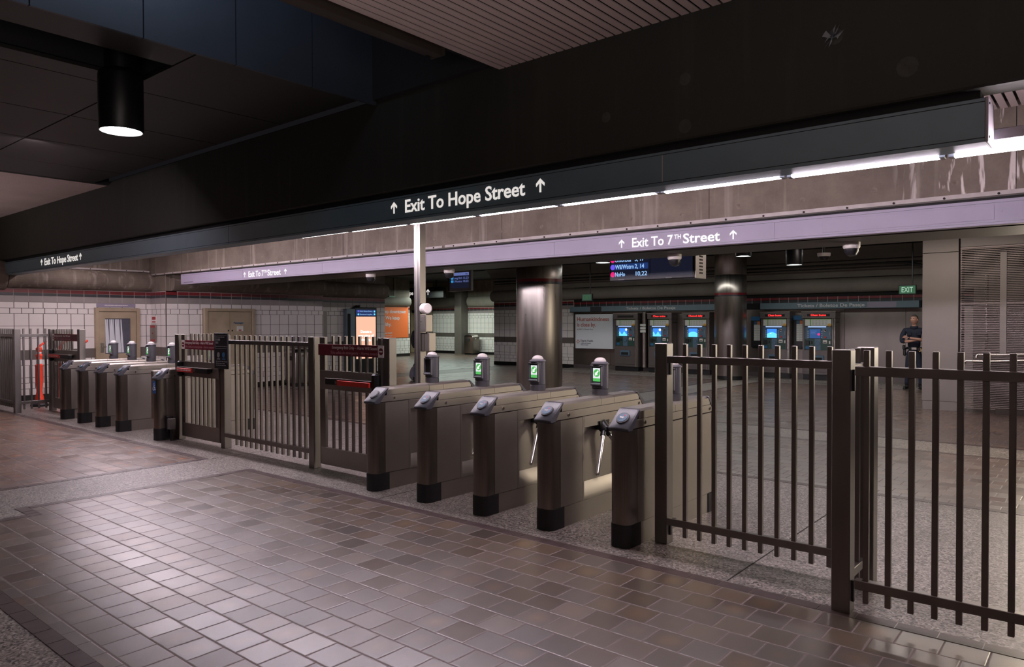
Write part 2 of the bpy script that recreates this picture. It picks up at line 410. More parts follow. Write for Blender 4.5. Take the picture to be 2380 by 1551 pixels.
# ---- lettering
def _font_mesh(body, bold):
    cu = bpy.data.curves.new('lettering', 'FONT'); cu.body = body; cu.size = 1.; cu.offset = bold; cu.extrude = .004; cu.resolution_u = 3
    o = bpy.data.objects.new('lettering', cu); COL.objects.link(o)
    bpy.context.view_layer.update()
    me = bpy.data.meshes.new_from_object(o.evaluated_get(bpy.context.evaluated_depsgraph_get()))
    bpy.data.objects.remove(o); bpy.data.curves.remove(cu)
    return me
CAP = None
def lettering(body, parent, cap, m, origin, face='front', width=None, bold=.012, align='l', name='lettering', thick=.003, matrix=None):
    """letters of cap height cap; face front = facing -Y, side = facing +X"""
    global CAP
    if CAP is None:
        e = _font_mesh('E', 0.); CAP = max(v.co.y for v in e.vertices); bpy.data.meshes.remove(e)
    me = _font_mesh(body, bold); k = cap/CAP
    xs = [v.co.x for v in me.vertices]; x0, x1 = min(xs), max(xs)
    kx = k if width is None else width/(x1-x0)
    off = {'l': 0., 'c': -.5*(x1-x0)*kx, 'r': -(x1-x0)*kx}[align]
    for v in me.vertices:
        v.co = Vector(((v.co.x-x0)*kx+off, v.co.y*k, (v.co.z+.004)/.008*thick))
    R = Matrix(((1, 0, 0, 0), (0, 0, -1, 0), (0, 1, 0, 0), (0, 0, 0, 1))) if face == 'front' else \
        Matrix(((0, 0, 1, 0), (1, 0, 0, 0), (0, 1, 0, 0), (0, 0, 0, 1)))
    if matrix is not None: R = matrix
    me.transform(Matrix.Translation(origin) @ R)
    me.materials.clear(); me.materials.append(M[m]); me.name = name
    o = bpy.data.objects.new(name, me); COL.objects.link(o); o.parent = parent
    return o
def arrow_up(parent, x, z, h, y, m, w=None):
    """upward arrow facing -Y centred on x, from z to z+h"""
    w = w or h*.78; t = h*.16; b = B()
    b.prism([(x-t/2, z), (x+t/2, z), (x+t/2, z+h*.9), (x-t/2, z+h*.9)], 'y', y-.003, y, m)
    for s in (-1, 1):
        b.prism([(x, z+h), (x, z+h-t*1.5), (x+s*(w/2-t*.1), z+h*.42), (x+s*(w/2+t*.02), z+h*.64)], 'y', y-.0035, y, m)
    return b.build('arrow', parent)

# ================================================================== SETTING
# ---- floor: terrazzo slab with quarry tile fields laid in it
fb = B(); fb.box(-33, 5, -6, 29, -.2, 0, 'terrazzo')
FLOOR = struct(fb.build('floor'))
def field(x0, x1, y0, y1, m, border=True, notch=None):
    b = B(); t = .002; bw = .1 if border else 0
    b.box(x0+bw, x1-bw, y0+bw, y1-bw, 0.0002, t, m); b.build('tile_field', FLOOR, smooth=0)
    if border:
        b = B(); g = .004; n = int((x1-x0)/.2)
        for ya in (y0, y1-bw):
            for k in range(n+1):
                xa = x0+k*.2; xb = min(xa+.2, x1)
                if xb-xa > .02: b.box(xa+g, xb-g, ya+g, ya+bw-g, .0002, t+.0005, 'floor_border')
        n = int((y1-y0-2*bw)/.2)
        for xa in (x0, x1-bw):
            for k in range(n+1):
                ya = y0+bw+k*.2; yb = min(ya+.2, y1-bw)
                if yb-ya > .02: b.box(xa+g, xa+bw-g, ya+g, yb-g, .0002, t+.0005, 'floor_border')
        b.build('tile_border', FLOOR, smooth=0)
field(-7.51, 4.4, 2.2, 4.375, 'floor_field', False)
field(-7.2, 4.4, 1.4, 2.2, 'floor_field', False)
b = B()                                             # dark header course round the near field
def course(x0, x1, y0, y1):
    L = 'x' if x1-x0 > y1-y0 else 'y'; a0, a1 = (x0, x1) if L == 'x' else (y0, y1); k = a0
    while k < a1-.01:
        e = min(k+.2, a1)
        if L == 'x': b.box(k+.003, e-.003, y0+.003, y1-.003, .0025, .0035, 'floor_border')
        else: b.box(x0+.003, x1-.003, k+.003, e-.003, .0025, .0035, 'floor_border')
        k += .2
course(-7.51, 4.4, 4.275, 4.375); course(-7.51, -7.41, 2.2, 4.275); course(-7.2, -7.1, 1.4, 2.2); course(-7.51, -7.2, 2.1, 2.2)
course(-7.2, 4.4, 1.305, 1.4)
b.build('tile_border', FLOOR, smooth=0)
field(-16.6, -8.42, 1.305, 4.39, 'floor_field_west')
field(-7.51, 4.4, 7.45, 10.4, 'floor_hall'); field(-7.51, 4.4, 11.2, 19.4, 'floor_hall')
field(-16.6, -8.42, 7.45, 10.4, 'floor_hall'); field(-16.6, -8.42, 11.2, 19.4, 'floor_hall')
field(-31, -17.6, 15.2, 27.0, 'floor_hall')
b = B()
for (x0, x1, y0, y1) in ((-8.42, -8.412, 4.4, 9), (-5.3, -5.29, 4.4, 7.45), (-1.9, -1.89, 4.4, 7.45), (2, 2.01, 4.4, 7.45), (-11.6, -11.59, 4.4, 7.45)):
    b.box(x0, x1, y0, y1, .0002, .001, 'gap')
b.build('divider_strip', FLOOR, smooth=0)

# ---- ceilings
def slats(name, x0, x1, y0, y1, z, pitch, gapw, m, back, holes=(), parent=None):
    b = B(); x = x0
    while x < x1-.01:
        segs = [(y0, y1)]
        for (hx0, hx1, hy0, hy1) in holes:
            if x < hx1 and x+pitch > hx0: segs = [(y0, hy0), (hy1, y1)]
        for a, c in segs: b.box(x, x+pitch-gapw, a, c, z, z+.008, m)
        x += pitch
    ybs = [y0, y1]
    for h in holes: ybs = [y0, h[2], h[3], y1]
    for a, c in zip(ybs[::2], ybs[1::2]): b.box(x0, x1, a, c, z+.06, z+.08, back)
    return struct(b.build(name, parent, smooth=0))
slats('ceiling', -4.07, 4.45, -6, 4.72, 3.8, .077, .020, 'slat', 'gap')
slats('ceiling', -17.5, -12.2, -6, 4.72, 3.8, .077, .022, 'slat', 'gap')
slats('ceiling', -17.6, 4.45, 4.95, 7.72, 3.52, .077, .022, 'slat', 'gap')
# fascia rails along the edge of the slat ceiling
b = B(); b.box(-4.17, -4.09, -6, 4.05, 3.74, 3.84, 'fascia'); b.box(-4.28, -4.17, -6, 4.05, 3.78, 3.88, 'fascia'); b.box(-4.22, -4.07, 4.05, 4.07, 3.74, 3.9, 'fascia')
b.box(-4.30, -4.07, -6, 4.7, 3.9, 4.4, 'void_dark')
struct(b.build('trim_1', smooth=0))
# bulkhead with joints, deep slot and dark void round it
b = B(); J = .008
xe = [-5.69, -7.0, -8.36, -9.7, -11.05, -12.1]; ye = [4.5, 2.885, 1.5, .1, -1.3, -6]
for x1, x0 in zip(xe[:-1], xe[1:]):
    for y1, y0 in zip(ye[:-1], ye[1:]):
        cells = [(x0, x1)]
        if x1 == -5.69 and y1 <= 2.885: cells = [(x0, -6.68), (-6.1, x1)]
        for a, c in cells: b.box(a+J, c-J, y0+J, y1-J, 3.8, 3.83, 'void_under')
for k in range(14):
    y1 = 4.715-k*.75; b.box(-5.70, -5.67, y1-.75+J*.6, y1-J*.6, 3.8, 5.3, 'void')
b.box(-12.1, -5.72, -6, 4.48, 4.28, 4.32, 'void_dark'); b.box(-12.1, -6.75, -6, 4.48, 3.86, 4.3, 'void_dark'); b.box(-6.04, -5.72, -6, 4.48, 3.86, 4.3, 'void_dark')
b.box(-6.8, -6.0, 2.9, 4.48, 3.86, 4.3, 'void_dark')
struct(b.build('ceiling_bulkhead', smooth=0))
b = B(); b.box(-12.3, -3.9, -6, 4.72, 5.3, 5.35, 'void_dark'); b.box(-12.2, -12.12, -6, 4.72, 3.8, 5.3, 'void_dark'); b.box(-5.7, -4.0, 4.66, 4.72, 3.84, 5.3, 'void_dark')
struct(b.build('ceiling_void', smooth=0))
# hall ceiling: dark ribbed deck
b = B(); b.box(-33, 4.5, 8.55, 28, 3.75, 3.8, 'void_dark')
y = 9.3
while y < 21: b.box(-33, 4.5, y, y+.12, 3.6, 3.75, 'void_dark'); y += .3
struct(b.build('ceiling_hall', smooth=0))

# ---- beams
def marked_beam(name, m, x0, x1, y0, y1, z0, z1, holes, seams, bev=.012):
    b = B(); b.box(x0, x1, y0, y1, z0, z1, m, bev)
    if name == 'beam_2': b.box(-17.6, x0, y0, y1, 2.757, z1, m, bev)
    o = struct(b.build(name, smooth=0))
    h = B()
    for (x, z, r) in holes:
        h.lathe([(r, 0), (r*.75, .002), (r*.4, .003), (0, .003)], (0, 0, 0), 'tie_mark' if m == 'concrete' else 'tie_mark_dark', 12)
        vs_ = h.bm.verts[:]; 
        for v in vs_[-37:]: v.co = Vector((x+v.co.x, y0-v.co.z, z+v.co.y))
    h.build('tie_hole', o)
    s = B()
    for x in seams: s.box(x, x+.006, y0-.0015, y0+.01, z0+.01, z1, 'gap')
    s.build('form_joint', o, smooth=0)
    return o
bm1 = marked_beam('beam_1', 'beam', -17.55, 4.45, 4.72, 4.94, 2.93, 3.86, [(-2.35, 3.35, .045), (-2.35, 3.02, .05), (-.95, 3.12, .06), (-3.0, 3.2, .04), (-1.35, 3.395, .05)], [])
b = B()                                              # torn metal scrap left on the dark beam
for k in range(14):
    a = random.random()*6.28; r = random.uniform(.03, .075); c = Vector((-1.352, 4.712, 3.395))
    p = c+Vector((math.cos(a)*r, 0, math.sin(a)*r))
    b.face([c+Vector((random.uniform(-.02, .02), -.012, random.uniform(-.02, .02))), p+Vector((.01, -.006, .012)), p+Vector((-.012, -.003, -.018))], 'ink_grey' if k % 2 else 'void')
tag(b.build('metal_scrap', smooth=0), 'small torn scrap of foil stuck on the dark concrete beam', 'scrap')
ties = [(-13.4+k*.68, 2.89+random.uniform(-.02, .03), .03) for k in range(20)]
bm2 = marked_beam('beam_2', 'concrete', -15.7, 4.45, 7.72, 8.53, 2.49, 3.75, ties, [-16.0, -13.1, -10.2, -6.62, -3.55, -.7, 2.0])
# white flashing strip with bolts, and the dark reveal under it
b = B(); b.box(-17.55, -7.78, 7.70, 7.72, 2.757, 2.79, 'strip'); b.box(-7.72, 4.4, 7.70, 7.72, 2.757, 2.797, 'strip')
x = -17.2
while x < 4.2: b.cyl((x, 7.70, 2.772), (x, 7.692, 2.772), .011, 'gap', 8); x += .42
struct(b.build('trim_2'))
b = B(); b.box(-15.7, 4.4, 7.705, 7.72, 2.49, 2.757, 'gap'); b.box(-17.5, 4.4, 7.69, 7.705, 2.742, 2.757, 'fascia')
struct(b.build('trim_3', smooth=0))
b = B(); b.box(-15.7, 4.4, 7.72, 8.55, 2.478, 2.492, 'fascia'); struct(b.build('trim_4', smooth=0))

# ---- tiled walls
ROWS = [(2.292, 2.362, 'red_tile', .267, 0), (2.226, 2.286, 'navy_tile', .267, 0), (2.096, 2.222, 'grey_tile', .267, 0),
        (1.968, 2.088, 'white_tile', .267, 0), (1.853, 1.960, 'white_tile', .213, .12), (1.594, 1.845, 'white_tile', .267, 0),
        (1.337, 1.586, 'white_tile', .267, 0), (1.082, 1.330, 'white_tile', .267, 0), (.882, 1.076, 'band_tile', .534, 0),
        (.762, .875, 'white_tile', .267, .13), (.505, .754, 'white_tile', .267, 0), (.39, .497, 'white_tile', .267, 0),
        (.27, .382, 'white_tile', .213, .1), (.135, .262, 'white_tile', .267, 0), (0., .128, 'base_black', 30., 0)]
def tile_wall(name, p, along, length, gaps=(), dz=0., top=3.78, rows=ROWS):
    """p: start point, along: unit vector; the wall faces along x z (to the right of 'along' seen from above is its front)"""
    a = Vector(along); n = Vector((a.y, -a.x, 0)); p = Vector(p); b = B()
    def q(u0, u1, z0, z1, d, m):
        f = b.face([p+a*u0+n*d+Vector((0, 0, z0)), p+a*u1+n*d+Vector((0, 0, z0)), p+a*u1+n*d+Vector((0, 0, z1)), p+a*u0+n*d+Vector((0, 0, z1))], m)
    q(0, length, 0, 2.09, 0, 'grout_dark'); q(0, length, 2.09, 2.39, 0, 'grout_light'); q(0, length, 2.39, top, 0, 'concrete')
    # thickness behind
    c = [p-n*.25, p+a*length-n*.25]
    b.face([c[1], c[0], c[0]+Vector((0, 0, top)), c[1]+Vector((0, 0, top))], 'concrete')
    b.face([p-n*.25, p, p+Vector((0, 0, top)), p-n*.25+Vector((0, 0, top))], 'concrete')
    e = p+a*length
    b.face([e, e-n*.25, e-n*.25+Vector((0, 0, top)), e+Vector((0, 0, top))], 'concrete')
    g = .006
    for z0, z1, m, w, o in rows:
        u = -o
        while u < length-.001:
            u0, u1 = max(0, u)+g, min(length, u+w)-g; u += w
            if u1-u0 < .015: continue
            pieces = [(u0, u1, z0, z1)]
            for (ga, gb, gz) in gaps:
                nw = []
                for (s0, s1, t0, t1) in pieces:
                    if t0 >= gz or s1 <= ga or s0 >= gb: nw.append((s0, s1, t0, t1)); continue
                    if s0 < ga: nw.append((s0, ga, t0, t1))
                    if s1 > gb: nw.append((gb, s1, t0, t1))
                    if t1 > gz: nw.append((max(s0, ga), min(s1, gb), gz, t1))
                pieces = nw
            for (s0, s1, t0, t1) in pieces:
                if s1-s0 > .012: q(s0, s1, t0+dz, t1+dz, .006 if m != 'base_black' else .02, m)
    return struct(b.build(name, smooth=0))
def bullnose(name, p0, p1, n, r=.225, zc=2.605, m='concrete', proud=.03, zs=1.):
    """half-round concrete roll along a wall; n = wall normal"""
    p0, p1, n = Vector(p0), Vector(p1), Vector(n); b = B(); N = 14
    def ring(p): return [p+n*(proud+r*math.cos(t)*.95)+Vector((0, 0, zc+r*zs*math.sin(t))) for t in [-PI/2+PI*k/N for k in range(N+1)]]
    a, c = ring(p0), ring(p1); base = [p0+Vector((0, 0, zc-r*zs)), p0+Vector((0, 0, zc+r*zs)), p1+Vector((0, 0, zc-r*zs)), p1+Vector((0, 0, zc+r*zs))]
    for k in range(N): b.face([a[k], c[k], c[k+1], a[k+1]], m)
    b.face([base[0]]+a+[base[1]], m); b.face(([base[2]]+c+[base[3]])[::-1], m)
    b.face([base[0], base[2], c[0], a[0]], m); b.face([base[1], a[-1], c[-1], base[3]], m)
    return struct(b.build(name, smooth=50))
XW, XP = -17.6, -16.82
WEST = tile_wall('wall_west', (XW, 2.03, 0), (0, 1, 0), 5.72, gaps=((4.47, 5.43, 1.99),))
tile_wall('wall_west', (XP, 7.75, 0), (0, 1, 0), 4.3, gaps=((.86, 2.2, 1.995),))
tile_wall('wall_west', (XW, 7.745, 0), (1, 0, 0), .78)
tile_wall('wall_west', (XW, 12.05, 0), (0, 1, 0), 2.85)
bullnose('cove_1', (XW, 4.83, 0), (XW, 7.74, 0), (1, 0, 0)); bullnose('cove_2', (XW, 2, 0), (XW, 4.80, 0), (1, 0, 0), r=.30, zc=2.64)
bullnose('cove_3', (XP, 7.85, 0), (XP, 12.0, 0), (1, 0, 0)); bullnose('cove_4', (XW, 12.05, 0), (XW, 14.88, 0), (1, 0, 0))
b = B(); b.box(XW, XP+.02, 7.73, 7.86, 2.38, 2.84, 'concrete', .01); struct(b.build('trim_5'))
b = B(); b.box(XW, XW+.06, 4.7, 7.70, 2.835, 2.87, 'strip'); b.box(XW, XW+.05, 4.7, 7.7, 2.80, 2.832, 'gap')
for k in range(8): b.cyl((XW+.06, 4.9+k*.38, 2.852), (XW+.066, 4.9+k*.38, 2.852), .01, 'gap', 8)
struct(b.build('trim_6'))
# end walls of the side passage, poster wall, far lobby
b = B(); b.box(-26.7, -17.85, 14.95, 15.1, 0, 3.78, 'concrete_hall'); struct(b.build('wall_passage', smooth=0))
tile_wall('wall_poster', (-26.5, 15.1, 0), (0, 1, 0), 8.9); bullnose('cove_5', (-26.5, 15.1, 0), (-26.5, 23.9, 0), (1, 0, 0), zc=2.62, m='concrete_hall')
tile_wall('wall_north', (-28.2, 27.2, 0), (1, 0, 0), 9.7); 
bullnose('cove_6', (-28.2, 27.2, 0), (-25.9, 27.2, 0), (0, -1, 0), zc=2.68, m='concrete_hall', zs=1.2)
bullnose('cove_7', (-25.5, 27.2, 0), (-19, 27.2, 0), (0, -1, 0), zc=2.68, m='concrete_hall', zs=1.2)
b = B(); b.box(-26.1, -25.62, 26.7, 27.2, 0, 3.78, 'band_tile'); struct(b.build('pillar_1', smooth=0))
b = B(); b.box(-33, -28.25, 27.4, 27.6, 0, 2.1, 'bronze'); b.box(-33, -28.25, 27.3, 27.6, 2.1, 3.78, 'bronze'); b.box(-33, -28.25, 27.28, 27.4, 2.15, 2.3, 'gap')
b.box(-30.1, -29.95, 27.2, 27.5, 0, 2.9, 'bronze'); b.box(-28.5, -28.3, 27.2, 27.5, 0, 2.9, 'bronze')
struct(b.build('wall_lobby', smooth=0))
b = B(); b.box(-33, -32.8, 15, 27.4, 0, 3.78, 'concrete_hall'); struct(b.build('wall_lobby', smooth=0))
# ticket hall wall: tile at its west end, steel cladding behind the machines
YT = 21.1
tile_wall('wall_ticket', (-18.5, YT, 0), (1, 0, 0), 3.75)
b = B()
for k in range(13):
    xa = -14.75+k*1.5; b.box(xa+.004, min(xa+1.5, 4.3)-.004, YT-.012, YT, .16, 1.985, 'steel_wall')
b.box(-14.75, 4.3, YT-.02, YT+.2, 0, .155, 'tvm_body'); b.box(-14.75, 4.3, YT, YT+.2, .15, 3.78, 'gap')
b.box(-14.75, 4.3, YT-.004, YT, 2.25, 2.32, 'red_tile'); b.box(-14.75, 4.3, YT-.004, YT, 2.17, 2.24, 'navy_tile')
for k in range(57): b.box(-14.75+k*.267, -14.738+k*.267, YT-.006, YT-.003, 2.16, 2.32, 'grout_light')
struct(b.build('wall_ticket', smooth=0))
b = B(); b.box(-14.85, 4.3, 20.35, YT-.02, 0, .018, 'terrazzo'); struct(b.build('kerb_1', smooth=0))
bullnose('cove_8', (-18.5, YT, 0), (4.3, YT, 0), (0, -1, 0), r=.2, zc=2.62, m='concrete_hall', proud=.05)
b = B()                                            # coved concrete above the roll
N = 10; R_ = .75
for k in range(N):
    t0, t1 = PI/2*k/N, PI/2*(k+1)/N
    p = lambda t: (YT-.02-R_*(1-math.cos(t)), 2.84+R_*math.sin(t)*1.1)
    (ya, za), (yb, zb) = p(t0), p(t1)
    b.face([(-18.5, ya, za), (4.3, ya, za), (4.3, yb, zb), (-18.5, yb, zb)], 'concrete_hall')
struct(b.build('cove_9', smooth=60))
b = B(); b.box(4.3, 4.45, 9.25, YT+.2, 0, 3.78, 'concrete_hall'); struct(b.build('wall_east', smooth=0))
b = B(); b.box(4.45, 4.6, -6, 9.2, 0, 3.9, 'concrete_hall'); struct(b.build('wall_east', smooth=0))
b = B(); b.box(-17.6, 4.6, -6.15, -6, 0, 5.3, 'concrete_hall'); struct(b.build('wall_south', smooth=0))

# ---- doors in the west wall
def door_leafs(name, x, y0, y1, h, leaves, window):
    d = B(); f = .075
    d.box(x-.05, x+.05, y0, y0+f, 0, h, 'bronze', .004); d.box(x-.05, x+.05, y1-f, y1, 0, h, 'bronze', .004); d.box(x-.05, x+.05, y0+f, y1-f, h-f, h, 'bronze', .004)
    o = struct(d.build(name)); w = (y1-y0-2*f)/leaves
    for k in range(leaves):
        a = y0+f+k*w; l = B()
        if window:
            s = .13
            l.box(x-.03, x+.02, a+.006, a+s, .01, h-f-.006, 'bronze'); l.box(x-.03, x+.02, a+w-s, a+w-.006, .01, h-f-.006, 'bronze')
            l.box(x-.03, x+.02, a+s, a+w-s, h-f-.16, h-f-.006, 'bronze'); l.box(x-.03, x+.02, a+s, a+w-s, .01, .95, 'bronze')
            lf = l.build('door_leaf', o)
            g = B(); g.box(x-.012, x-.006, a+s, a+w-s, .95, h-f-.16, 'glass_door'); g.build('pane', lf)
            c = B()                                   # curtain-like plastic sheet hanging behind the pane
            P = [(a+s+.02+t*.04, .012*math.sin(t*2.1)) for t in range(10)]
            for (ya, da), (yb, db) in zip(P[:-1], P[1:]): c.face([(x-.004+da*.3, ya, .97), (x-.004+db*.3, yb+.03, .97), (x-.004+db*.3, yb-.02, h-f-.18), (x-.004+da*.3, ya-.01, h-f-.18)], 'poster_white')
            c.build('sheet', lf)
            k2 = B(); k2.box(x+.02, x+.03, a+.03, a+.1, .98, 1.2, 'steel'); k2.cyl((x+.03, a+.065, 1.12), (x+.06, a+.065, 1.12), .014, 'chrome', 10); k2.cyl((x+.06, a+.065, 1.12), (x+.06, a+.14, 1.11), .011, 'chrome', 10)
            k2.build('door_handle', lf)
        else:
            l.box(x-.03, x+.02, a+.006, a+w-.006, .01, h-f-.006, 'bronze', .003); lf = l.build('door_leaf', o)
            k2 = B(); k2.cyl((x+.02, a+(w-.05 if k == 0 else .05), 1.45), (x+.028, a+(w-.05 if k == 0 else .05), 1.45), .018, 'gap', 10); k2.build('lock', lf)
    return o
D1 = door_leafs('door_1', XW+.05, 6.50, 7.46, 1.985, 1, True)
D2 = door_leafs('door_2', XP+.05, 8.62, 9.94, 1.995, 2, False)
lettering('Passenger', D2, .045, 'tag_blue', (XP+.075, 9.37, 1.62), 'side')
b = B(); b.box(XP+.071, XP+.075, 9.45, 9.62, 1.44, 1.56, 'paper'); b.box(XP+.075, XP+.078, 9.5, 9.57, 1.445, 1.475, 'red_sticker'); b.build('notice', D2)

# ---- columns
def column(name, x, y, r, top):
    b = B(); b.lathe([(r, .11), (r, 2.34), (r, 2.341)], (x, y, 0), 'steel_col', 48); b.lathe([(r, 2.44), (r, 2.95), (r-.002, 2.953), (r, 2.956), (r, top)], (x, y, 0), 'steel_col', 48)
    b.lathe([(r-.004, 2.34), (r-.004, 2.385)], (x, y, 0), 'navy_tile', 48); b.lathe([(r+.002, 2.385), (r+.002, 2.44)], (x, y, 0), 'red_tile', 48)
    b.lathe([(r-.02, 0), (r-.02, .11), (r, .11)], (x, y, 0), 'base_black', 48)
    return struct(b.build(name))
column('column_1', -8.38, 10.85, .432, 3.75); column('column_2', -8.47, 19.85, .44, 3.75)
b = B(); b.box(-2.80, -2.22, 15.25, 15.9, .17, 2.89, 'panelgrey', .004); b.box(-2.80, -2.22, 15.25, 15.9, 2.895, 3.75, 'panelgrey', .004); b.box(-2.79, -2.23, 15.26, 15.9, 0, .168, 'panelgrey', .003)
struct(b.build('pillar_2'))

# ================================================================== SIGN BOXES AND TUBE LIGHTS OVER THE GATES
hs = thing('exit_sign_box', 'long charcoal sign box under the dark beam reading Exit To Hope Street', 'sign', (0, 4.75, 2.633))
b = B(); b.box(-17.5, -.572, 0, .22, 0, .243, 'sign_dark', .002)
for z in (.022, .220): b.box(-17.5, -.572, -.0015, .01, z, z+.004, 'gap')
b.box(-2.545, -2.538, -.0015, .004, .024, .218, 'strip'); b.box(-8.6, -8.595, -.001, .004, 0, .243, 'gap')
b.build('casing', hs)
b = B(); b.box(-17.5, -.60, .04, .18, .243, .297, 'gap'); b.build('gap_shade_strip', hs, smooth=0)  # dark strip added to keep the gap above the sign black
b = B(); b.box(-.572, -.556, -.004, .225, -.002, .245, 'fixture', .003)
for z in (.03, .215): b.cyl((-.556, .03, z), (-.552, .03, z), .007, 'gap', 8)
b.build('end_cap', hs)
for xs, xe, a0, a1 in ((-5.30, -3.815, -5.463, -3.654), (-15.08, -13.50, -15.235, -13.39)):
    lettering('Exit To Hope Street', hs, .118, 'sign_letters', (xs, -.001, .076), width=xe-xs, bold=.016)
    for ax in (a0, a1): arrow_up(hs, ax, .080, .113, 0., 'sign_letters')
ss = thing('exit_sign_box', 'long lavender sign box under the concrete beam reading Exit To 7th Street', 'sign', (0, 7.58, 2.485))
b = B(); b.box(-15.74, 4.4, 0, .11, 0, .22, 'sign_lav', .002)
for z in (.022, .19): b.box(-15.74, 4.4, -.0012, .01, z, z+.003, 'navy_tile')
for x in (-13.2, -10.6, -8.0, -5.61, -2.76): b.box(x, x+.003, -.001, .005, .02, .19, 'navy_tile')
b.build('casing', ss)
b = B(); b.box(-2.28, -.84, -.004, 0, .045, .172, 'sign_lav', .001); b.cyl((-.79, 0, .12), (-.79, -.004, .12), .012, 'sign_lav', 10); b.build('cover_plate', ss)
b = B(); b.box(-15.6, -15.2, -.002, 0, .035, .045, 'navy_tile'); b.build('latch', ss)
for x0, w, ar in ((-4.455, 1.10, (-4.60, -3.205)), (-12.98, 1.11, (-13.12, -11.72))):
    k = w/1.10
    lettering('Exit To 7', ss, .105, 'sign_letters2', (x0, -.001, .048), width=.535*k, bold=.02)
    lettering('TH', ss, .048, 'sign_letters2', (x0+.55*k, -.001, .105), width=.085*k, bold=.02)
    lettering('Street', ss, .105, 'sign_letters2', (x0+.66*k, -.001, .048), width=.44*k, bold=.02)
    for ax in ar: arrow_up(ss, ax, .05, .1, 0., 'sign_letters2')
ORD = 'first second third fourth fifth sixth seventh eighth ninth tenth eleventh twelfth thirteenth fourteenth fifteenth sixteenth seventeenth'.split()
xr = .15
for k in range(16):
    t = thing('tube_light', '%s glowing fluorescent tube from the open end of the charcoal sign box' % ORD[k], 'light', (xr-.47, 5.045, 2.610+.0040*k), 'fluorescent tubes behind the sign box')
    b = B(); b.box(-.47, .47, -.045, .06, .075, .14, 'fixture', .004); b.build('housing', t)
    b = B(); pts = [(.036*math.cos(a), .045+.035*math.sin(a)) for a in [2*PI*i/12 for i in range(12)]]
    b.prism(pts, 'x', -.435, .435, 'tube'); b.build('diffuser', t)
    for s in (-1, 1): B().box(s*.452-.017, s*.452+.017, -.032, .04, .012, .09, 'fixture', .004).build('end_socket', t)
    xr -= .955

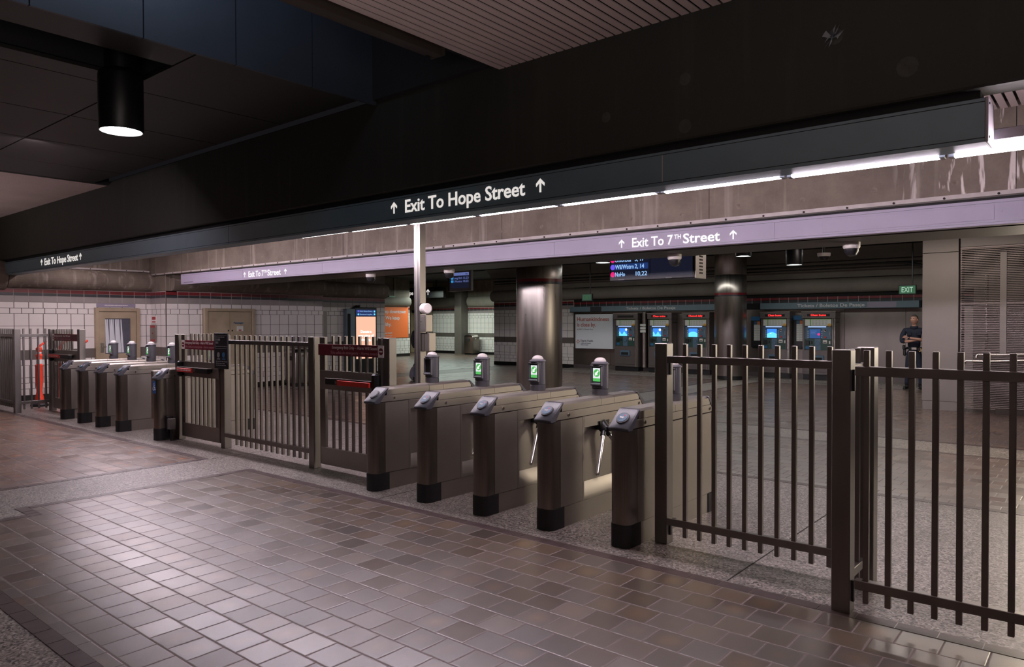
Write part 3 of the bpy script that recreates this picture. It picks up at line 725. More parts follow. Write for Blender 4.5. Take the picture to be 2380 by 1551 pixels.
# ================================================================== FARE GATES
def rounded(x, y0, y1, rf, rr, n=6):
    p = []
    for cx, cy, a0, r in ((x-rf, y0+rf, -90, rf), (x-rr, y1-rr, 0, rr), (-x+rr, y1-rr, 90, rr), (-x+rf, y0+rf, 180, rf)):
        for k in range(n+1):
            a = math.radians(a0+90*k/n); p.append((cx+r*math.cos(a), cy+r*math.sin(a)))
    return p
HW = .0825
def make_gate(loc, label, arm=True, disc='disc', screen='arrow'):
    g = thing('turnstile', label, 'turnstile', loc, 'turnstiles')
    b = B()
    if arm:
        b.prism(rounded(HW, 0, .44, .06, .004), 'z', .165, .862, 'steel', .0)
        b.prism(rounded(HW, 1.06, 1.50, .004, .06), 'z', .165, .862, 'steel', .0)
        b.box(-HW, .03, .44, 1.06, .165, .862, 'steel_side')
        b.prism([(.02, .165), (HW, .165), (HW, .20), (.03, .30)], 'y', .46, 1.06, 'steel_side')
        b.box(.03, HW, .455, 1.06, .765, .862, 'steel_side', .004)
        b.box(.03, HW, .44, .462, .165, .862, 'steel_side')
    else: b.prism(rounded(HW, 0, 1.50, .06, .06), 'z', .165, .862, 'steel', .0)
    b.build('pedestal', g)
    b = B(); b.box(-HW+.004, HW-.004, .1, 1.42, 0, .162, 'steel_side'); b.build('plinth', g)
    for y0, y1, rf, rr in ((-.006, .18, .062, .004), (1.33, 1.506, .004, .062)):
        b = B(); b.prism(rounded(HW+.003, y0, y1, rf, rr), 'z', 0, .168, 'rubber'); b.build('rubber_foot', g)
    spans = ((.125, .432), (1.07, 1.38)) if arm else ((.125, 1.385),)
    for a, c in spans:
        for s in (1, -1):
            b = B(); b.box(min(s*HW, s*(HW+.002)), max(s*HW, s*(HW+.002)), a+.004, c, .17, .858, 'steel_side'); b.build('side_panel', g)
    b = B(); b.box(-HW, HW, .06, 1.44, .866, .929, 'steel_side', .002); b.build('upper_housing', g)
    for y0, y1 in ((.15, .722), (.726, .93), (.934, 1.36)):
        b = B(); b.prism([(-HW, .932), (HW, .932), (HW, .985), (HW-.018, 1.003), (-HW+.018, 1.003), (-HW, .985)], 'y', y0, y1, 'steel_side'); b.build('top_cover', g)
    for y in (.245, 1.36):
        for s in (1, -1):
            b = B(); b.cyl((s*HW, y, .897), (s*(HW+.004), y, .897), .014, 'chrome', 14); b.cyl((s*(HW+.004), y, .897), (s*(HW+.005), y, .897), .008, 'gap', 10); b.build('lock', g)
    for fl in (1, -1):
        Y = lambda v: v if fl == 1 else 1.50-v
        pr = [(Y(.062), .848), (Y(-.004), .848), (Y(-.010), .874), (Y(.148), 1.004), (Y(.188), 1.004)]
        b = B(); b.prism(pr if fl == 1 else pr[::-1], 'x', -HW-.003, HW+.003, 'plastic', .009)
        rd = b.build('card_reader', g)
        if fl == 1 or True:
            c = Vector((0, Y(.066), .936)); n = Vector((0, -.655*fl, .755)); up = Vector((0, .755*fl, .655))
            b = B(); b.cyl(c-n*.004, c+n*.012, .056, 'plastic', 28, .050); b.build('ring', rd)
            b = B(); b.cyl(c+n*.010, c+n*.0145, .041, disc, 28); b.build('tap_target', rd)
            if disc == 'disc' and fl == 1:
                rt = Vector((1, 0, 0)); o = c+n*.0145
                R = Matrix(((rt.x, up.x, n.x, 0), (rt.y, up.y, n.y, 0), (rt.z, up.z, n.z, 0), (0, 0, 0, 1)))
                lettering('tap', rd, .017, 'white', o-up*.004-rt*.004, width=.038, align='c', thick=.001, matrix=R)
                b = B(); b.ball(o+rt*.014+up*.022, .0035, 'red_led', 8)
                for i in range(3): b.cyl(o+rt*(.02+.004*i)+up*(.008+.004*i), o+rt*(.022+.004*i)+up*(.013+.003*i), .0012, 'white', 6)
                b.build('tap_mark', rd)
    # validator on top
    py, pr_ = .865, .074
    v = bpy.data.objects.new('validator', None); COL.objects.link(v); v.parent = g; v.location = (-.02, py, 1.003)
    cut = -.052
    plan = [(pr_*math.cos(a), max(cut, pr_*math.sin(a))) for a in [2*PI*k/40 for k in range(40)]]
    b = B(); b.prism(plan, 'z', .058, .278, 'pod', .003); b.build('pod', v)
    b = B(); b.lathe([(.070, 0), (.073, .006), (.073, .053), (.069, .056)], (0, 0, 0), 'pod', 32); b.build('pod_base', v)
    b = B(); b.lathe([(.068, .268), (.079, .272), (.079, .280), (.06, .292), (.05, .296)], (0, 0, 0), 'pod', 32); b.build('rim', v)
    b = B(); b.lathe([(.054, .290), (.052, .303), (.042, .318), (.024, .328), (0, .331)], (0, 0, 0), 'dome', 28); b.build('dome_lamp', v)
    b = B()
    for x0, x1, z0, z1 in ((-.056, -.044, .085, .262), (.044, .056, .085, .262), (-.056, .056, .250, .266)): b.box(x0, x1, -.071, -.048, z0, z1, 'pod', .002)
    b.build('screen_hood', v)
    b = B(); b.prism([(-.050, .085), (-.084, .092), (-.084, .102), (-.050, .114)], 'x', -.05, .05, 'plastic', .003); b.build('card_shelf', v)
    b = B(); b.box(-.044, .044, cut-.002, cut-.0005, .114, .25, 'plastic_dark')
    if screen == 'arrow':
        b.box(-.038, .038, cut-.004, cut-.002, .122, .238, 'scr_paper'); b.box(-.038, .038, cut-.005, cut-.004, .122, .150, 'scr_green')
        b.cyl((0, cut-.004, .195), (0, cut-.005, .195), .033, 'scr_green', 24)
        d = Vector((-.6, 0, -.8)); e = Vector((.8, 0, -.6)); c = Vector((0, cut-.0055, .195))
        b.face([c-d*.026+e*.006, c-d*.026-e*.006, c+d*.008-e*.006, c+d*.008+e*.006], 'scr_hot')
        b.face([c+d*.004-e*.017, c+d*.028, c+d*.004+e*.017], 'scr_hot')
    b.build('screen', v, smooth=0)
    if arm:
        h = B(); hb = Vector((HW-.03, .757, .77))
        h.prism([(.70, .72), (.82, .72), (.84, .80), (.68, .80)], 'x', .03, HW+.012, 'black', .004)
        ax = Vector((.707, 0, -.707)); h.cyl(hb, hb+ax*.07, .052, 'black', 20, .045); h.cyl(hb+ax*.07, hb+ax*.085, .036, 'rubber', 16)
        hub = h.build('hub', g)
        for d in (Vector((1, 0, 0)), Vector((.25, -.612, -.75)), Vector((.25, .612, -.75))):
            s0 = hb+ax*.05+d*.02; a = B(); a.cyl(s0, s0+d*.06, .024, 'black', 14); a.cyl(s0+d*.04, s0+d*.43, .0175, 'chrome', 16); a.lathe([(0, 0)], (0, 0, 0), 'chrome', 3) if False else None
            a.ball(s0+d*.43, .0172, 'chrome', 12); a.build('arm', hub)
    return g
GX = [(-5.605, 'turnstile with a blank grey tap target, standing next to the emergency gate'),
      (-4.882, 'turnstile second from the maroon-signed gate, its green screen just in front of the round column'),
      (-4.178, 'middle turnstile of the near bank with a pale blue-green arrow screen'),
      (-3.4825, 'turnstile with a bright green arrow screen and tripod arm beside the end cabinet'),
      (-2.787, 'end turnstile cabinet with plain lit side, standing against the square fence post')]
make_gate((GX[0][0], 4.545, 0), GX[0][1], True, 'disc_off', 'off')
for i in (1, 2, 3): make_gate((GX[i][0], 4.545, 0), GX[i][1])
make_gate((GX[4][0], 4.545, 0), GX[4][1], False)
make_gate((-13.90, 4.60, 0), 'turnstile of the west bank beside the far emergency gate', True, 'disc', 'arrow')
make_gate((-13.14, 4.60, 0), 'second turnstile of the west bank counted from its far emergency gate')
make_gate((-12.40, 4.60, 0), 'third turnstile of the west bank counted from its far emergency gate')
make_gate((-11.635, 4.60, 0), 'west bank turnstile whose whole lit side faces the wide accessible aisle', False)
acc = make_gate((-10.358, 4.60, 0), 'lower cabinet with a blue wheelchair sticker by the wide accessible aisle', False)
b = B(); b.box(-.055, .03, -.0025, 0, .66, .83, 'ada_blue')
st = b.build('sticker', acc)
b = B(); c = Vector((-.012, -.004, .735))
b.cyl(c+Vector((.006, 0, .065)), c+Vector((.006, -.001, .065)), .008, 'white', 12)
b.tube([c+Vector((.004, 0, .055)), c+Vector((.004, 0, .012)), c+Vector((.026, 0, .010)), c+Vector((.034, 0, -.026)), c+Vector((.044, 0, -.022))], .0035, 'white', 6)
b.tube([c+Vector((.004, 0, .034)), c+Vector((.022, 0, .034))], .003, 'white', 6)
b.tube([c+Vector((-.004+.026*math.cos(t), 0, -.008+.026*math.sin(t))) for t in [2.0+.35*k for k in range(12)]], .003, 'white', 6)
b.build('wheelchair_symbol', st)
gp = thing('gate_paddle', 'narrow dark swing paddle beside the lower accessible cabinet', 'gate', (-10.62, 4.68, 0))
b = B(); b.box(-.035, .035, 0, .5, .27, .965, 'steel_side', .01); b.build('paddle_panel', gp)
b = B(); b.cyl((0, .42, 0), (0, .42, 1.0), .03, 'steel', 16); b.build('pivot_post', gp)
lb = thing('junction_box', 'small grey junction box with a dark cover low beside the accessible cabinet', 'box', (-10.17, 4.70, 0))
b = B(); b.box(-.035, .05, 0, .08, .16, .31, 'grey_box', .006); b.build('enclosure', lb)
b = B(); b.box(-.085, -.035, .0, .09, .12, .34, 'plastic_dark', .008); b.build('cover', lb)
b = B(); b.cyl((.01, .04, 0), (.01, .04, .17), .02, 'plastic_dark', 12); b.build('conduit', lb)

# ================================================================== FENCES, POSTS AND EMERGENCY GATES
FH = 1.487
def post(x0, y0, label, w=.1, d=.1, h=FH, slot=False):
    o = thing('fence_post', label, 'post', (x0+w/2, y0+d/2, 0), 'square fence posts')
    b = B(); b.box(-w/2, w/2, -d/2, d/2, 0, h, 'steel_rail', .004); b.build('shaft', o)
    for z in (.155, 1.345) if slot else ():
        b = B(); b.box(w/2-.002, w/2+.012, -.012, .012, z-.09, z+.03, 'plastic_dark'); b.build('rail_bracket', o)
    return o
def fence(x0, x1, y, xs, label, axis='x', zt=1.345, zb=.155, zlow=.082, hh=FH):
    """rails from x0 to x1 (or along y) with square bars passing through"""
    o = thing('bar_fence', label, 'fence', ((x0+x1)/2, y, 0) if axis == 'x' else (y, (x0+x1)/2, 0), 'steel bar fence panels')
    m = (x0+x1)/2; L = (x1-x0)/2
    for z, nm in ((zt, 'top_rail'), (zb, 'bottom_rail')):
        b = B()
        if axis == 'x': b.box(-L, L, -.025, .025, z, z+.052, 'steel_rail', .003); b.cyl((-L+.05, 0, z+.052), (-L+.05, 0, z+.0535), .016, 'plastic_dark', 14)
        else: b.box(-.025, .025, -L, L, z, z+.052, 'steel_rail', .003)
        b.build(nm, o)
    for x in xs:
        b = B(); r = .0145
        if axis == 'x': b.box(x-m-r, x-m+r, -r, r, zlow, hh, 'steel_rail', .002)
        else: b.box(-r, r, x-m-r, x-m+r, zlow, hh, 'steel_rail', .002)
        b.build('bar', o)
    return o
post(-2.648, 4.83, 'square steel fence post beside the end turnstile cabinet', slot=True)
post(-1.245, 4.32, 'square steel fence post nearest the camera where the two fence panels overlap', slot=True)
post(-1.245, 4.83, 'square steel fence post standing just behind the overlap of the two fence panels')
fence(-2.535, -1.25, 4.825, [-2.397+.1107*k for k in range(10)], 'ten-bar fence panel between the end turnstile and the overlapping posts')
fence(-1.12, 1.6, 4.335, [-1.064+.1113*k for k in range(24)], 'long fence panel that runs out of frame past the overlapping posts')
fence(4.425, 4.83, -1.195, [4.53, 4.66, 4.76], 'short return fence panel bridging the two overlapping posts', 'y')
post(-7.047, 4.84, 'square fence post at the hinge side of the near emergency gate')
post(-5.80, 4.88, 'square fence post with a brightly lit side between the gate and the first turnstile')
post(-9.05, 4.865, 'square fence post carrying the black notice plate')
post(-10.262, 4.845, 'square fence post beside the lower accessible cabinet')
post(-15.565, 4.365, 'square fence post at the far corner of the west fence', h=FH+.05)
post(-15.53, 4.93, 'square fence post at the far emergency gate hinge', h=FH+.05)
post(-14.10, 4.93, 'square fence post with a lit side between the far emergency gate and the turnstiles', h=FH+.05)
fence(-8.94, -7.05, 4.885, [-8.68+.1163*k for k in range(14)], 'fourteen-bar fence panel between the black notice plate and the near emergency gate', zt=1.372, zlow=.075)
fence(4.47, 4.93, -15.515, [4.526, 4.643, 4.762, 4.883], 'short return fence panel in front of the orange delineator posts', 'y', zt=1.395, zlow=.055, hh=FH+.06)
fence(-18.2, -15.57, 4.415, [-15.72-.1113*k for k in range(12)], 'dark fence panel running out of frame beyond the far corner post', zt=1.395, hh=FH+.06)

def egate(x0, x1, y, bars, flip, label, dz=0., low_bars=None):
    """emergency gate leaf between x0 and x1; flip: push bar hinge at the low-x end"""
    o = thing('emergency_gate', label, 'gate', (x0, y, 0), 'emergency exit gates')
    w = x1-x0; t = .02; b = B()
    b.box(0, .095, -t, t, .062, FH+dz, 'steel_rail', .003); b.build('stile', o); b = B(); b.box(w-.05, w, -t, t, .062, FH+dz, 'steel_rail', .003); b.build('stile', o)
    b = B(); b.box(.02, w-.02, -t-.004, t+.004, .905+dz, 1.115+dz, 'steel_side', .003); b.build('lock_rail', o)
    b = B(); b.box(.02, w-.02, -t-.002, t+.002, .062, .255, 'steel_side', .003); b.build('kick_plate', o)
    for x in bars:
        b = B(); b.box(x-x0-.0135, x-x0+.0135, -.014, .014, .25, FH+dz+.012, 'steel_rail', .002); b.build('bar', o)
    a, c = (.05, w) if not flip else (.03, w-.06)
    b = B(); b.box(a-.06 if not flip else a, c+.06, -t-.010, -t-.004, 1.283+dz, 1.408+dz, 'sign_red', .001)
    sg = b.build('warning_sign', o)
    L0, L1 = a-.04 if not flip else a, c+.06
    wx = (L1-.09, L1) if not flip else (L0, L0+.09)
    b = B(); b.box(wx[0], wx[1], -t-.0115, -t-.010, 1.283+dz, 1.408+dz, 'white'); xc = (wx[0]+wx[1])/2
    b.cyl((xc, -t-.0115, 1.345+dz), (xc, -t-.0125, 1.345+dz), .036, 'sign_red', 24); b.box(xc-.026, xc+.026, -t-.0135, -t-.0125, 1.338+dz, 1.352+dz, 'white')
    b.build('no_entry_symbol', sg)
    tx = wx[0]-.012 if not flip else wx[1]+.012; al = 'r' if not flip else 'l'
    lettering('Emergency Exit Only \u2013 Alarm Will Sound', sg, .034, 'white', (tx, -t-.0105, 1.358+dz), width=.77*min(1, w/.97), align=al, bold=.0, thick=.001)
    lettering('S\u00f3lo salida de emergencia \u2013 Alarma sonar\u00e1', sg, .030, 'ink_pink', (tx, -t-.0105, 1.305+dz), width=.79*min(1, w/.97), align=al, bold=.0, thick=.001)
    # push bar
    p0, p1 = (.20, w-.07) if not flip else (.03, w*.83)
    k = bpy.data.objects.new('push_bar', None); COL.objects.link(k); k.parent = o
    q = lambda n: n.build  # noqa
    red = (p0+(p1-p0)*.3, p1-.01) if not flip else (p0+.02, p0+(p1-p0)*.53)
    b = B(); b.box(p0, p1, -t-.075, -t-.02, .968+dz, 1.035+dz, 'black', .006); b.build('rail', k)
    b = B(); b.box(red[0], red[1], -t-.095, -t-.07, .970+dz, 1.024+dz, 'bar_red', .004); rp = b.build('push_pad', k)
    xd = red[0]-.03 if not flip else red[1]+.03
    b = B(); b.cyl((xd, -t-.075, 1.0+dz), (xd, -t-.085, 1.0+dz), .02, 'chrome', 16); b.build('lock', k)
    e = (p1-.015, w) if not flip else (p0-.03, p0+.04)
    b = B(); b.box(e[0], e[1], -t-.07, -t, .90+dz, 1.12+dz, 'black', .02); b.build('end_bracket', k)
    if not flip:
        b = B(); b.prism([(p0+.01, 1.036+dz), (p1, 1.036+dz), (p1+.04, 1.115+dz), (p0+.22, 1.10+dz)], 'y', -t-.02, -t-.012, 'steel_side'); b.box(p0, p1, -t-.085, -t-.01, 1.033+dz, 1.040+dz, 'steel', .002); b.build('guard_plate', k)
    else:
        b = B(); b.box(p0, p1, -t-.085, -t-.01, 1.033+dz, 1.040+dz, 'steel', .002); b.build('guard_plate', k)
        for i in range(14): pass
        lettering('PUSH TO OPEN ALARM WILL SOUND', rp, .018, 'white', (red[0]+.01, -t-.0955, .99+dz), width=red[1]-red[0]-.03, bold=.0, thick=.001)
    return o
egate(-6.885, -5.83, 4.90, [-6.66+.116*k for k in range(7)], False, 'emergency gate with a maroon warning sign next to the first turnstile')
egate(-10.10, -9.06, 4.88, [-9.84+.1125*k for k in range(7)], True, 'emergency gate whose maroon sign meets the black notice plate')
far = egate(-15.36, -14.11, 4.97, [-15.17+.122*k for k in range(7)], True, 'dim emergency gate at the far end of the west turnstiles', dz=.04)
b = B(); b.box(.12, .22, -.03, -.024, 1.14, 1.19, 'paper'); b.box(.12, .24, -.03, -.024, .87, .93, 'paper'); b.build('notice', far)
nb = thing('notice_plate', 'black notice plate with white print fixed to the square post', 'sign', (-8.92, 4.82, 1.05))
b = B(); b.box(-.17, .155, -.012, .012, 0, .465, 'plastic_dark', .003); b.build('plate', nb)
b = B(); b.box(-.15, -.138, -.014, -.012, .27, .44, 'ink_grey'); b.box(-.15, .14, -.014, -.012, .262, .268, 'ink_grey'); b.box(-.15, .14, -.014, -.012, .43, .434, 'ink_grey'); b.build('rule', nb)
for i, (t, z, cp, w) in enumerate((('5am-10pm', .35, .034, .2), ('only', .30, .034, .09), ('No bikes on stairs', .40, .016, .22), ('Please keep moving', .275, .014, .24), ('Wheelchairs and strollers', .075, .014, .25), ('use the wide gate', .05, .014, .2), ('Thank you', .025, .014, .12))):
    pass
b = B()
random.seed(3)
for z, n, h in ((.405, 5, .012), (.365, 3, .028), (.325, 2, .028), (.285, 6, .010), (.09, 6, .011), (.065, 5, .011), (.04, 5, .011)):
    x = -.125
    for k in range(n):
        w = random.uniform(.02, .05); b.box(x, x+w, -.0135, -.012, z, z+h, 'ink_grey'); x += w+.010
b.build('print', nb, smooth=0)
b = B(); b.cyl((-.06, -.012, .18), (-.06, -.0138, .18), .035, 'ink_grey', 20); b.cyl((.07, -.012, .18), (.07, -.0138, .18), .035, 'tag_blue', 20)
b.box(-.10, -.02, -.0132, -.012, .12, .135, 'ink_grey'); b.box(.03, .11, -.0132, -.012, .12, .135, 'tag_blue'); b.build('pictogram', nb)

# ================================================================== STEEL POLE WITH ALARM GEAR
sp = thing('steel_pole', 'square steel pole rising to the ceiling behind the first turnstile', 'pole', (-6.27, 5.84, 0))
b = B(); b.box(-.05, .05, -.05, .05, 0, 3.5, 'steel_rail', .006); b.box(-.012, .012, -.053, -.049, .3, 3.5, 'steel_side'); b.build('shaft', sp)
hn = thing('horn_speaker', 'round white alarm horn on the steel pole', 'speaker', (-6.22, 5.84, 1.805))
b = B(); b.cyl((.0, 0, 0), (.02, -.0, 0), .03, 'horn', 20); b.cyl((.02, 0, 0), (.10, -.03, 0), .062, 'horn', 28, .062); b.cyl((.10, -.03, 0), (.112, -.034, 0), .062, 'horn', 28, .05); b.build('bell', hn)
cb = thing('control_box', 'grey control box bolted to the side of the steel pole', 'box', (-6.22, 5.84, 1.535))
b = B(); b.box(0.002, .10, -.05, .06, 0, .20, 'steel_side', .005); b.build('enclosure', cb)
b = B(); b.box(.015, .085, -.054, -.05, .02, .18, 'steel_side', .002); b.cyl((.03, -.054, .12), (.03, -.06, .12), .006, 'chrome', 8); b.build('cover', cb)
c2 = thing('control_box', 'tall narrow box on the steel pole below the grey control box', 'box', (-6.22, 5.84, 1.31))
b = B(); b.box(0.002, .13, -.03, .08, 0, .215, 'steel_side', .005); b.build('enclosure', c2); b = B(); b.box(.055, .062, -.035, -.03, .0, .215, 'chrome'); b.build('seam', c2)

# ================================================================== WEST WALL FITTINGS
sg = thing('room_sign', 'grey sign plate over the west door frame', 'sign', (XW, 6.55, 2.005))
b = B(); b.box(.006, .022, 0, .84, 0, .085, 'sign_lav', .002); b.build('plate', sg)
b = B(); x = .17
random.seed(5)
while x < .66:
    w = random.uniform(.012, .03); b.box(.022, .0235, x, x+w, .035, .052, 'white'); x += w+.006
b.build('print', sg, smooth=0)
ex = thing('extinguisher_cabinet', 'steel fire equipment cabinet with red labels on the tiled corner', 'cabinet', (-17.42, 7.735, 1.20))
b = B(); b.box(-.14, .16, -.03, 0, 0, .40, 'steel_side', .004); b.build('cabinet_box', ex)
for z in (.01, .335): b = B(); b.box(-.10, .12, -.033, -.03, z, z+.05, 'red_sticker'); b.build('label_strip', ex)
b = B(); b.cyl((.0, -.03, .2), (.0, -.036, .2), .02, 'red_sticker', 12); b.build('symbol', ex)
es = thing('fire_notice', 'small red and white fire notice above the equipment cabinet', 'sign', (-17.40, 7.735, 1.635))
b = B(); b.box(-.10, .12, -.012, 0, 0, .17, 'white', .002); b.build('plate', es)
b = B(); b.box(-.085, .105, -.0135, -.012, .085, .155, 'red_sticker'); b.box(-.085, .105, -.0135, -.012, .02, .05, 'red_sticker'); b.build('print', es, smooth=0)
def delineator(x, y, label, s=1.):
    o = thing('delineator_post', label, 'post', (x, y, 0), 'orange delineator posts')
    b = B(); b.lathe([(0, 0), (.15, 0), (.16, .03), (.13, .06), (.06, .07)], (0, 0, 0), 'rubber', 24); b.build('base', o)
    b = B(); b.lathe([(.07, .06), (.078, .1), (.074, .18), (.058, .24), (.05, .3), (.06, .42), (.068, .5), (.066, .78), (.07, .79), (.07, .82), (.05, .83), (.05, .98), (.062, .985), (.062, 1.02), (.045, 1.03), (.042, 1.11), (.056, 1.12), (.052, 1.16), (.02, 1.18), (0, 1.18)], (0, 0, 0), 'orange', 24); b.build('tube', o)
    b = B(); b.lathe([(.0515, .84), (.0515, .93)], (0, 0, 0), 'reflect', 24); b.build('reflective_band', o)
    b = B(); b.lathe([(.0445, 1.035), (.0445, 1.075)], (0, 0, 0), 'reflect', 24); b.build('reflective_band', o)
    b = B(); b.tube([(0, 0, 1.16), (0, .03, 1.21), (0, .09, 1.25), (.01, .13, 1.29)], .02, 'orange', 10); b.build('hook', o)
    return o
delineator(-16.45, 5.06, 'orange delineator post standing in full view behind the short return fence')
delineator(-16.45, 5.42, 'orange delineator post mostly hidden by the far gate stile')
delineator(-16.40, 5.80, 'orange delineator post whose tip shows beside the far gate end post')
b = B(); pts = [(-16.45+.0*t, 5.22+.10*t/8, 1.205-.04*math.sin(PI*t/8)) for t in range(9)]
b.tube(pts, .009, 'yellow', 6); tag(b.build('chain_link_line'), 'thin yellow plastic chain slung between the orange delineator posts', 'chain')
def bin_(x, y, rz, label, w=.5, d=.5, h=.95):
    o = thing('litter_bin', label, 'bin', (x, y, 0), 'litter bins', rz)
    b = B(); b.box(-w/2, w/2, -d/2, d/2, .08, h*.93, 'steel_wall', .03, 3); b.build('casing', o)
    b = B(); b.box(-w/2+.03, w/2-.03, -d/2+.03, d/2-.03, 0, .08, 'base_black'); b.build('plinth', o)
    b = B(); b.prism([(-w/2, h*.9), (w/2, h*.9), (w/2-.03, h*.98), (w/4, h*1.02), (-w/4, h*1.02), (-w/2+.03, h*.98)], 'y', -d/2, d/2, 'chrome', .01); b.build('hood', o)
    b = B(); b.box(-.12, .12, -d/2-.006, -d/2+.01, h*.70, h*.82, 'gap', .004); b.build('opening', o)
    b = B(); b.cyl((w/2, -.05, h*.82), (w/2+.01, -.05, h*.82), .03, 'chrome', 16); b.build('lock', o)
bin_(-16.35, 10.95, 0, 'steel litter bin by the west wall seen through the fence bars', .5, .55, .96)
bin_(-24.9, 26.7, 0, 'dark litter bin against the pale tiles of the far lobby', .62, .5, .98)
bp = thing('bollard_trim', 'narrow brown corner guard on the west wall beyond the bronze doors', 'guard', (XW, 12.6, 0))
b = B(); b.box(.006, .03, -.12, .12, .13, 1.97, 'panelgrey', .003); b.build('plate', bp)
b = B(); b.cyl((.03, -.02, 1.55), (.034, -.02, 1.55), .012, 'gap', 8); b.build('screw', bp)
cm = thing('kiosk_column', 'dark slim cabinet beside the lit passenger display', 'cabinet', (XW, 13.45, 0))
b = B(); b.box(.03, .2, -.16, .14, .02, 2.05, 'sign_dark', .006); b.build('casing', cm); b = B(); b.box(.2, .204, -.14, -.03, .1, 1.9, 'gap'); b.build('vent', cm)
ki = thing('display_kiosk', 'tall lit display panel with a peach advert and train times', 'screen', (XW, 14.03, 0))
b = B(); b.box(.03, .16, -.42, .42, .02, 2.09, 'black', .012); b.build('casing', ki)
b = B(); b.box(.16, .163, -.37, .37, .55, 1.815, 'scr_peach'); b.build('advert_screen', ki)
b = B(); b.box(.16, .163, -.37, .37, 1.83, 2.03, 'screen_black'); b.box(.163, .164, -.37, .37, 1.935, 2.02, 'scr_navy'); b.box(.163, .164, -.37, .37, 1.84, 1.925, 'scr_navy'); tb = b.build('times_screen', ki)
b = B(); b.cyl((.164, -.29, 1.978), (.166, -.29, 1.978), .028, 'dot_violet', 16); b.cyl((.164, -.29, 1.882), (.166, -.29, 1.882), .028, 'scr_cyan', 16); b.box(.164, .166, .30, .35, 1.95, 2.0, 'scr_cyan'); b.box(.164, .166, .30, .35, 1.86, 1.91, 'scr_cyan'); b.build('line_dot', tb)
for z, t in ((1.962, 'Union Station Down...'), (1.867, 'Downtown Long Bea...')): lettering(t, tb, .036, 'scr_text', (.165, -.24, z), 'side', width=.5, bold=.0, thick=.001)
for z, t in ((1.33, 'Donate a'), (1.21, 'new piece of'), (1.09, 'clothing.')): lettering(t, ki, .075, 'scr_hot', (.164, 0, z), 'side', align='c', thick=.002)
b = B(); b.box(.163, .165, -.16, -.13, .66, .78, 'scr_cyan'); b.box(.163, .165, -.1, .02, .70, .76, 'scr_hot'); b.box(.163, .165, .1, .2, .74, .77, 'scr_hot'); b.build('advert_mark', ki)
b = B(); b.box(.05, .12, -.30, -.18, 2.09, 2.16, 'black', .006); b.cyl((.12, -.24, 2.13), (.15, -.24, 2.12), .03, 'plastic_dark', 14); b.build('camera', ki)
po = thing('poster', 'orange poster with white lettering on the tiled passage wall', 'poster', (-26.49, 21.7, .90))
b = B(); b.box(0, .02, 0, 2.18, 0, 1.46, 'poster_orange'); b.build('sheet', po)
for z, t, c in ((1.17, 'We keep downtown', .16), (.87, 'vibrant. We keep', .16), (.57, 'it healthy.', .16), (.20, 'Dignity Health', .07), (.08, 'California Hospital', .05)):
    lettering(t, po, c, 'poster_white', (.021, 2.02 if t[0] == 'W' else (1.62 if t[0] == 'v' else (1.10 if t[0] == 'i' else 1.15)), z), 'side', align='r', thick=.002)
def exit_sign(x, y, z, w, h, face, label, lit='exit_green', hang=0.):
    o = thing('exit_sign', label, 'sign', (x, y, z), 'green exit signs')
    b = B(); b.box(-w/2-.02, w/2+.02, 0, .07, -.02, h+.02, 'plastic_dark', .004); b.build('casing', o)
    b = B(); b.box(-w/2, w/2, -.003, 0, 0, h, lit); b.build('face', o)
    lettering('EXIT', o, h*.66, 'exit_white' if lit == 'exit_green' else 'exit_green', (-w*.36, -.004, h*.17), width=w*.72, bold=.005)
    b = B(); b.cyl((w*.3, .035, h+.02), (w*.3, .035, h+.02+hang), .015, 'plastic_dark', 8); b.build('hanger', o)
    if face: o.rotation_euler = (0, 0, face)
exit_sign(-12.79, 19.0, 2.31, .34, .19, 0, 'dim green exit sign hanging over the white hospital poster', 'exit_dim', 1.25)
exit_sign(-3.80, 19.0, 2.285, .33, .18, 0, 'bright green exit sign above the police officer', 'exit_green', 1.28)
exit_sign(-26.42, 22.83, 2.68, .36, .2, PI/2, 'small green exit sign above the orange poster', 'exit_dim', .9)

# ================================================================== HALL SIGNS AND SCREENS
h2 = thing('exit_sign_box', 'small black hanging sign reading Exit To Hope Street beyond the steel pole', 'sign', (-29.3, 25.5, 2.98))
b = B(); b.box(-1.6, 3.6, 0, .2, -.12, .42, 'black', .01); b.build('casing', h2)
lettering('Exit To Hope Street', h2, .20, 'sign_letters', (-.2, -.01, .06), width=2.45, bold=.01)
arrow_up(h2, 2.52, .03, .3, -.01, 'sign_letters'); arrow_up(h2, -.45, .03, .3, -.01, 'sign_letters')
b = B(); b.cyl((-1, .1, .42), (-1, .1, .77), .03, 'black', 8); b.build('hanger', h2); b = B(); b.cyl((3, .1, .42), (3, .1, .77), .03, 'black', 8); b.build('hanger', h2)
mo = thing('hanging_monitor', 'small hanging monitor listing Long Bch and S Monica trains', 'screen', (-12.52, 13.0, 2.41))
b = B(); b.box(-.37, .37, 0, .10, 0, .51, 'grey_box', .012); b.box(-.45, -.37, .02, .3, -.0, .5, 'plastic_dark', .01); b.build('casing', mo)
b = B(); b.box(-.31, .31, -.003, 0, .075, .46, 'screen_black'); b.box(-.31, .31, -.0045, -.003, .385, .46, 'scr_textdim'); b.build('panel', mo)
for z, t, n in ((.30, 'Long Bch', '13,23'), (.22, 'S Monica', '10,22')):
    lettering(t, mo, .05, 'scr_textdim', (-.22, -.005, z), width=.30, bold=0); lettering(n, mo, .05, 'scr_textdim', (.30, -.005, z), width=.18, align='r', bold=0)
lettering('Line', mo, .04, 'screen_black', (-.28, -.005, .40), bold=0); lettering('Min', mo, .04, 'screen_black', (.28, -.005, .40), align='r', bold=0)
b = B()
for z in (.325, .245): b.cyl((-.265, -.003, z), (-.265, -.005, z), .035, 'dot_cyan', 16)
b.build('line_dot', mo)
